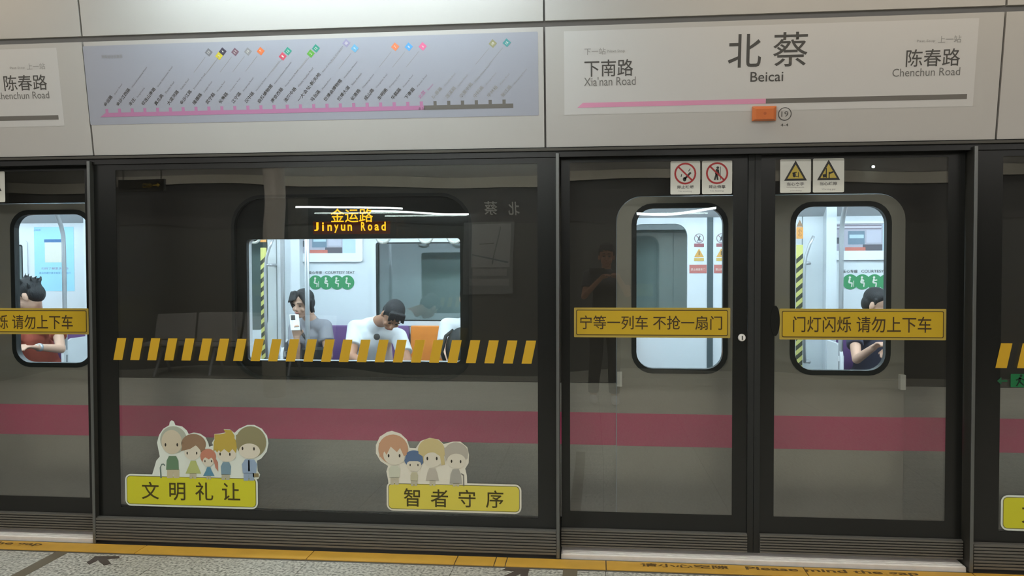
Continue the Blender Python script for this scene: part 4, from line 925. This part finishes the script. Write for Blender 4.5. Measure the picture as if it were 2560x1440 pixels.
# man in white asleep over his lap
hp = at(981, 790, 2.12)
J = seated(at(938, 850, 2.5).x, 2.55, (.0, -.14), .87, neck=at(946, 805, 2.30), head=hp, shL=at(888, 820, 2.38), shR=at(997, 842, 2.32),
           elL=at(880, 892, 2.16), wrL=at(925, 915, 2.0), elR=at(1020, 905, 2.16), wrR=at(972, 915, 2.0))
person('man in a white T-shirt bent forward with head down in the wide window', J, MT['skin2'], MT['whitet'], MT['dark'], 'short', .66, (.28, .95, .38), ((0, .6), (0, .6)))
p = J['chest']+V((.0, -.168, .0)); q = at(942, 842, 2.19)
e = put('chest_print', MB().ell((q.x, q.y, q.z), (.026, .006, .026)), MT['ink'], [o for o in bpy.data.objects if o.get('label', '').startswith('man in a white T-shirt bent')][0])

# passenger in white at the right end of the window
hp = at(1176, 745, 2.35)
J = seated(at(1165, 850, 2.5).x, 2.58, (0, -.05), .84, neck=at(1172, 795, 2.45), head=hp, shL=at(1118, 815, 2.42), shR=at(1220, 815, 2.42),
           elL=at(1108, 885, 2.30), wrL=at(1140, 925, 2.05), elR=at(1235, 885, 2.30), wrR=at(1195, 925, 2.05))
person('passenger in a white T-shirt cut off by the right end of the wide window', J, MT['skin'], MT['whitet'], MT['dark'], 'short', .6, (.2, .3, 0))
bx = at(1158, 872, 2.1)
e = empty('backpack', bx+V((0, 0, -.16)), 'black backpack on the lap of the passenger in white at the window end', 'bag')
m_ = MB(); m_.ell(bx, (.14, .10, .17)); m_.ell(bx+V((0, -.06, -.05)), (.10, .06, .09)); put('body', remesh(m_, .01, 3), MT['bag'], e, smooth=True)
put('strap', MB().tube([bx+V((-.08, .02, .14)), bx+V((-.13, -.02, .10)), bx+V((-.16, -.04, -.02)), bx+V((-.13, -.03, -.12))], .015, 8), MT['bag'], e, smooth=True)

# passenger in navy behind the right door window
hp = at(2192, 762, 2.30)
J = seated(at(2185, 850, 2.5).x, 2.58, (0, -.08), .84, neck=at(2187, 812, 2.42), head=hp, shL=at(2135, 838, 2.38), shR=at(2240, 830, 2.45),
           elL=at(2142, 898, 2.18), wrL=at(2185, 868, 1.98), elR=at(2250, 890, 2.25), wrR=at(2222, 880, 2.0))
person('passenger in a navy T-shirt turned aside behind the right train door window', J, MT['skin'], MT['navy'], MT['dark'], 'short', .45, (1.0, .35, 0), ((0, .6), (0, .6)), female=True)

# passenger in rust red behind the left door window
hp = at(72, 741, 2.25)
J = seated(at(92, 850, 2.5).x, 2.58, (-.02, -.12), .83, neck=at(92, 792, 2.40), head=hp, shL=at(48, 812, 2.36), shR=at(140, 806, 2.38),
           elL=at(25, 885, 2.22), wrL=at(48, 868, 1.98), elR=at(152, 872, 2.20), wrR=at(92, 868, 1.98))
person('passenger in a rust red T-shirt with tousled hair behind the left train door window', J, MT['skin'], MT['redt'], MT['dark'], 'messy', .55, (-1.45, .55, 0), ((0, .4), (0, .4)), hs=1.17)
wr = J['wrR']; wd = (J['wrR']-J['elR']).normalized()
e = empty('wristwatch', wr, 'silver wristwatch on the forearm of the passenger in rust red', 'watch')
put('band', MB().tube([wr-wd*.035, wr-wd*.015], .033, 18), MT['chrome'], e, smooth=True)
put('face', MB().tube([wr-wd*.025+V((0, -.030, .012)), wr-wd*.025+V((0, -.040, .016))], .016, 16), MT['white'], e)

# ------------------------------------------------------------------ tunnel and the platform hall behind the photographer
put('wall_tunnel', MB().box(-9, 9, 3.2, 3.4, -1, 4), mat('tunnel_concrete', (172, 180, 180), .8, noise=.12, nscale=1.5), kind='structure')
put('ceiling', MB().box(-9, 9, -9.2, -.30, 3.35, 3.45), MT['ceilp'], kind='structure')
BY = -7.3
BK = frame((0, BY, 0), (-1, 0, 0), (0, 0, 1))
bw = put('wall_back', MB().box(-9, 9, BY-.12, BY, FZ, 3.35), MT['wallb'], kind='structure')
MYR = -BY
put('painted_light_band', MB().box(-9, 9, BY+.001, BY+.03, at(900, 465, MYR).z, at(900, 440, MYR).z), MT['bandl'], bw)  # lit soffit painted in: the pale colour stands in for light on it
put('upper_cladding', MB().box(-9, 9, BY+.001, BY+.012, at(900, 439, MYR).z, 3.34), cmat((178, 176, 168)), bw)
put('dark_fascia', MB().box(-9, 9, BY+.001, BY+.02, 2.06, at(900, 468, MYR).z), cmat((64, 64, 66)), bw)
def bk(px0, px1, py0, py1, Y=MYR): a, b = at(px1, py1, Y), at(px0, py0, Y); return (-a.x, -b.x, a.z, b.z)
e = empty('platform_name_sign', (at(1252, 512, MYR).x, BY, 2.2), 'white station name lettering on the dark wall behind the platform, seen as a reflection', 'sign')
x = bk(1270, 1297, 494, 531); put('lettering', tmesh('北', x, .023, BK, bold=.02), MT['white'], e)
x = bk(1210, 1243, 494, 531); put('lettering', tmesh('蔡', x, .023, BK, bold=.005), MT['white'], e)
x = bk(1160, 1284, 552, 738)
e = empty('area_map_board', (-(x[0]+x[1])/2, BY, x[2]), 'area map board on the wall behind the platform, seen as a reflection', 'map board')
put('board', plate([rr(*x, .01)], .031, .05, BK), cmat((128, 132, 132)), e)
put('sheet', plate([rr(x[0]+.04, x[1]-.12, x[2]+.36, x[3]-.03)], .05, .054, BK), cmat((176, 180, 178)), e)
put('road', plate([seg(x[0]+.18, x[3]-.08, x[0]+.27, x[2]+.4, .015)], .054, .056, BK), cmat((120, 126, 130)), e)
put('road', plate([seg(x[0]+.06, x[2]+.42, x[1]-.14, x[2]+.55, .02)], .054, .057, BK), cmat((110, 124, 136)), e)
put('route', plate([seg(x[0]+.26, x[2]+.72, x[0]+.46, x[2]+.72, .012)], .054, .058, BK), cmat((60, 60, 60)), e)
for a, b, c in ((.05, .55, .25), (.0, .6, .12)): put('list', plate([rr(x[0]+.05+a*.5, x[0]+b, x[2]+c, x[2]+c+.09)], .05, .053, BK), cmat((160, 162, 160)), e)
# ledge lamps and wall lamps
for i, (p0, p1, py) in enumerate(((737, 1002, 524), (925, 1170, 531), (1592, 1790, 525))):
    a, b = at(p0, py, MYR-.2), at(p1, py, MYR-.2)
    e = empty('ledge_lamp', ((a.x+b.x)/2, BY+.2, a.z), ('slim tube lamp on the back wall, upper of two crossing reflections in the wide window', 'slim tube lamp on the back wall, reflected at the right of the wide window', 'slim tube lamp on the back wall, reflected in the left door window')[i], 'lamp')
    put('tube', MB().tube([a*1, b*1] if False else [(a.x, BY+.2, a.z), (b.x, BY+.2, a.z)], .012, 12), MT['lampl'], e)
    put('bracket', MB().box(a.x, b.x, BY+.01, BY+.20, a.z+.013, a.z+.02), MT['darkmetal'], e)
a, b = at(680, 386, MYR-.1), at(1385, 386, MYR-.1)
e = empty('cornice_lamp', ((a.x+b.x)/2, BY+.1, a.z), 'long tube lamp high on the back wall, reflected along the top of the wide pane', 'lamp')
put('tube', MB().tube([(a.x, BY+.1, a.z), (b.x, BY+.1, a.z)], .02, 12), MT['lampl'], e); put('bracket', MB().box(a.x, b.x, BY+.01, BY+.1, a.z+.02, a.z+.04), MT['darkmetal'], e)
# column
a, b = at(657, 500, 5.3), at(708, 500, 5.3)
put('column', MB().tube([((a.x+b.x)/2, -5.3, FZ), ((a.x+b.x)/2, -5.3, 3.35)], (b.x-a.x)/2, 32), MT['colm'], smooth=True, label='round clad column of the platform, seen as a reflection left of the destination display', cat='column')
# hanging direction sign
a, b = at(290, 455, 5.0), at(412, 485, 5.0)
e = empty('direction_sign', ((a.x+b.x)/2, -5.0, b.z), 'hanging black direction sign with a yellow arrow, seen as a reflection at upper left', 'sign')
put('box', MB().box(a.x, b.x, -5.06, -5.0, b.z, a.z), MT['blk'], e, bevel=.004)
HF = frame((0, -4.998, 0), (-1, 0, 0), (0, 0, 1)); zc = (a.z+b.z)/2
put('arrow', plate([[(-b.x+.08, zc-.006), (-b.x+.14, zc-.006), (-b.x+.14, zc+.006), (-b.x+.08, zc+.006), (-b.x+.08, zc+.025), (-b.x+.045, zc), (-b.x+.08, zc-.025)]], 0, .003, HF), cmat((220, 180, 40)), e)
put('lettering', tmesh('出口', (-b.x+.16, -b.x+.27, zc-.026, zc+.026), .003, HF), cmat((220, 180, 40)), e)
for x in (a.x+.05, b.x-.05): put('hanger', MB().tube([(x, -5.03, a.z), (x, -5.03, 3.35)], .008, 8), MT['darkmetal'], e)
# waiting seats
sa = at(368, 800, 6.6).x; sw = at(482, 800, 6.6).x-sa
e = empty('waiting_bench', (sa+sw*2, -6.6, FZ), 'row of grey platform seats, seen as a dark reflection behind the yellow stripes', 'bench')
for i in range(4):
    x0 = sa+i*sw
    put('seat_back', MB().add([(x, y, zz) for x in (x0+.015, x0+sw-.015) for (y, zz) in ((-6.72, .42), (-6.69, .42), (-6.80, .78), (-6.83, .78))], [(0, 1, 2, 3), (7, 6, 5, 4), (0, 4, 5, 1), (1, 5, 6, 2), (2, 6, 7, 3), (3, 7, 4, 0)]), MT['seatg'], e, bevel=.012)
    put('seat_pan', MB().box(x0+.02, x0+sw-.02, -6.70, -6.25, .38, .41), MT['seatg'], e, bevel=.012)
for x in (sa+.4*sw, sa+1.6*sw, sa+3.2*sw):
    for y in (-6.3, -6.75): put('leg', MB().tube([(x, -6.5, .37), (x, y, FZ)], .018, 8), MT['chrome'], e)
put('beam', MB().box(sa, sa+4*sw, -6.53, -6.47, .34, .38), MT['darkmetal'], e)
# platform ceiling lamps
k = 0
def clamp(x0, x1, y, zc, m, w_, label):
    e = empty('ceiling_lamp', ((x0+x1)/2, y, zc), label, 'lamp')
    put('housing', MB().box(x0-.03, x1+.03, y-w_/2-.02, y+w_/2+.02, zc+.01, zc+.06), MT['darkmetal'], e)
    put('diffuser', MB().box(x0, x1, y-w_/2, y+w_/2, zc-.005, zc+.009), m, e)
    for x in (x0+.1, x1-.1): put('hanger', MB().box(x-.006, x+.006, y-.006, y+.006, zc+.06, 3.35), MT['darkmetal'], e)
clamp(-2.2, -.3, -.50, 3.10, MT['lamp1'], .09, 'bright cool tube lamp just above the route map panel')
clamp(-6.8, -2.75, -.50, 3.10, MT['lamp4'], .09, 'dim warm lamp added to brighten the header left of the bright one')  # added fill lamp, lifts the left end of the header
clamp(.25, 7.5, -.50, 3.10, MT['lamp4'], .09, 'dim warm lamp added to brighten the header right of the bright one')  # added fill lamp, lifts the right end of the header
for nm, y in (('first', -2.2), ('second', -4.2), ('third', -6.0)):
    for j, x in enumerate((-7.6, -4.8, -2.0, .8, 3.6, 6.4)):
        clamp(x, x+2.0, y, 3.2, MT['lamp2'], .14, 'ceiling lamp over the platform, %s row from the screen doors, %s from the left' % (nm, ('first', 'second', 'third', 'fourth', 'fifth', 'sixth')[j]))

# small spotlights high on the back wall
for (px, py), nm in zip(((1043, 403), (706, 418), (1730, 389), (1825, 387), (2195, 412)), ('above the destination display', 'beside the column', 'left of the pair above the prohibition signs', 'right of the pair above the prohibition signs', 'above the right door window')):
    p = at(px, py, MYR-.12)
    e = empty('spotlight', (p.x, BY+.12, p.z), 'tiny wall spotlight reflected as a white dot %s' % nm, 'lamp')
    put('lens', MB().ell((p.x, BY+.12, p.z), (.02, .015, .012)), MT['lampl'], e)
    put('arm', MB().tube([(p.x, BY+.01, p.z+.01), (p.x, BY+.11, p.z+.005)], .01, 8), MT['darkmetal'], e)

# the photographer, seen only as a dim reflection; built facing the camera way round and then turned
px_, py_ = .10, -4.52
g = lambda x, y, zz: V((px_-x, py_-y, zz))     # x to his right, y forwards, before the half turn
P0 = V((px_, py_, FZ))
def q_(x, y, zz): return V((px_+x, py_-y, zz))
J = dict(stand=1, pelvis=q_(0, 0, .93), chest=q_(0, .0, 1.25), neck=q_(0, .01, 1.45), head=q_(0, .05, 1.60), shL=q_(-.19, 0, 1.39), shR=q_(.19, 0, 1.39),
         elL=q_(-.24, .10, 1.13), wrL=q_(-.13, .30, 1.34), elR=q_(.24, .10, 1.13), wrR=q_(.07, .30, 1.34), knL=q_(-.10, .02, .48), knR=q_(.10, .02, .48), anL=q_(-.11, 0, .06), anR=q_(.11, 0, .06))
r, Hc = person('person in dark clothes photographing the train, visible only as a dim reflection in the glass', J, MT['skin2'], cmat((44, 46, 52)), MT['dark'], 'short', .6, (0, .12, 0), ((0, .6), (0, .6)))
r.rotation_euler.z = PI
e = empty('mobile_phone', (.0, -4.17, 1.37), 'dark mobile phone held up by the reflected person in dark clothes', 'phone')
put('case', MB().box(-.08, .08, -4.178, -4.168, 1.40, 1.475), MT['blk'], e, bevel=.004)
put('screen', MB().box(-.074, .074, -4.1795, -4.178, 1.405, 1.47), cmat((90, 96, 104)), e)
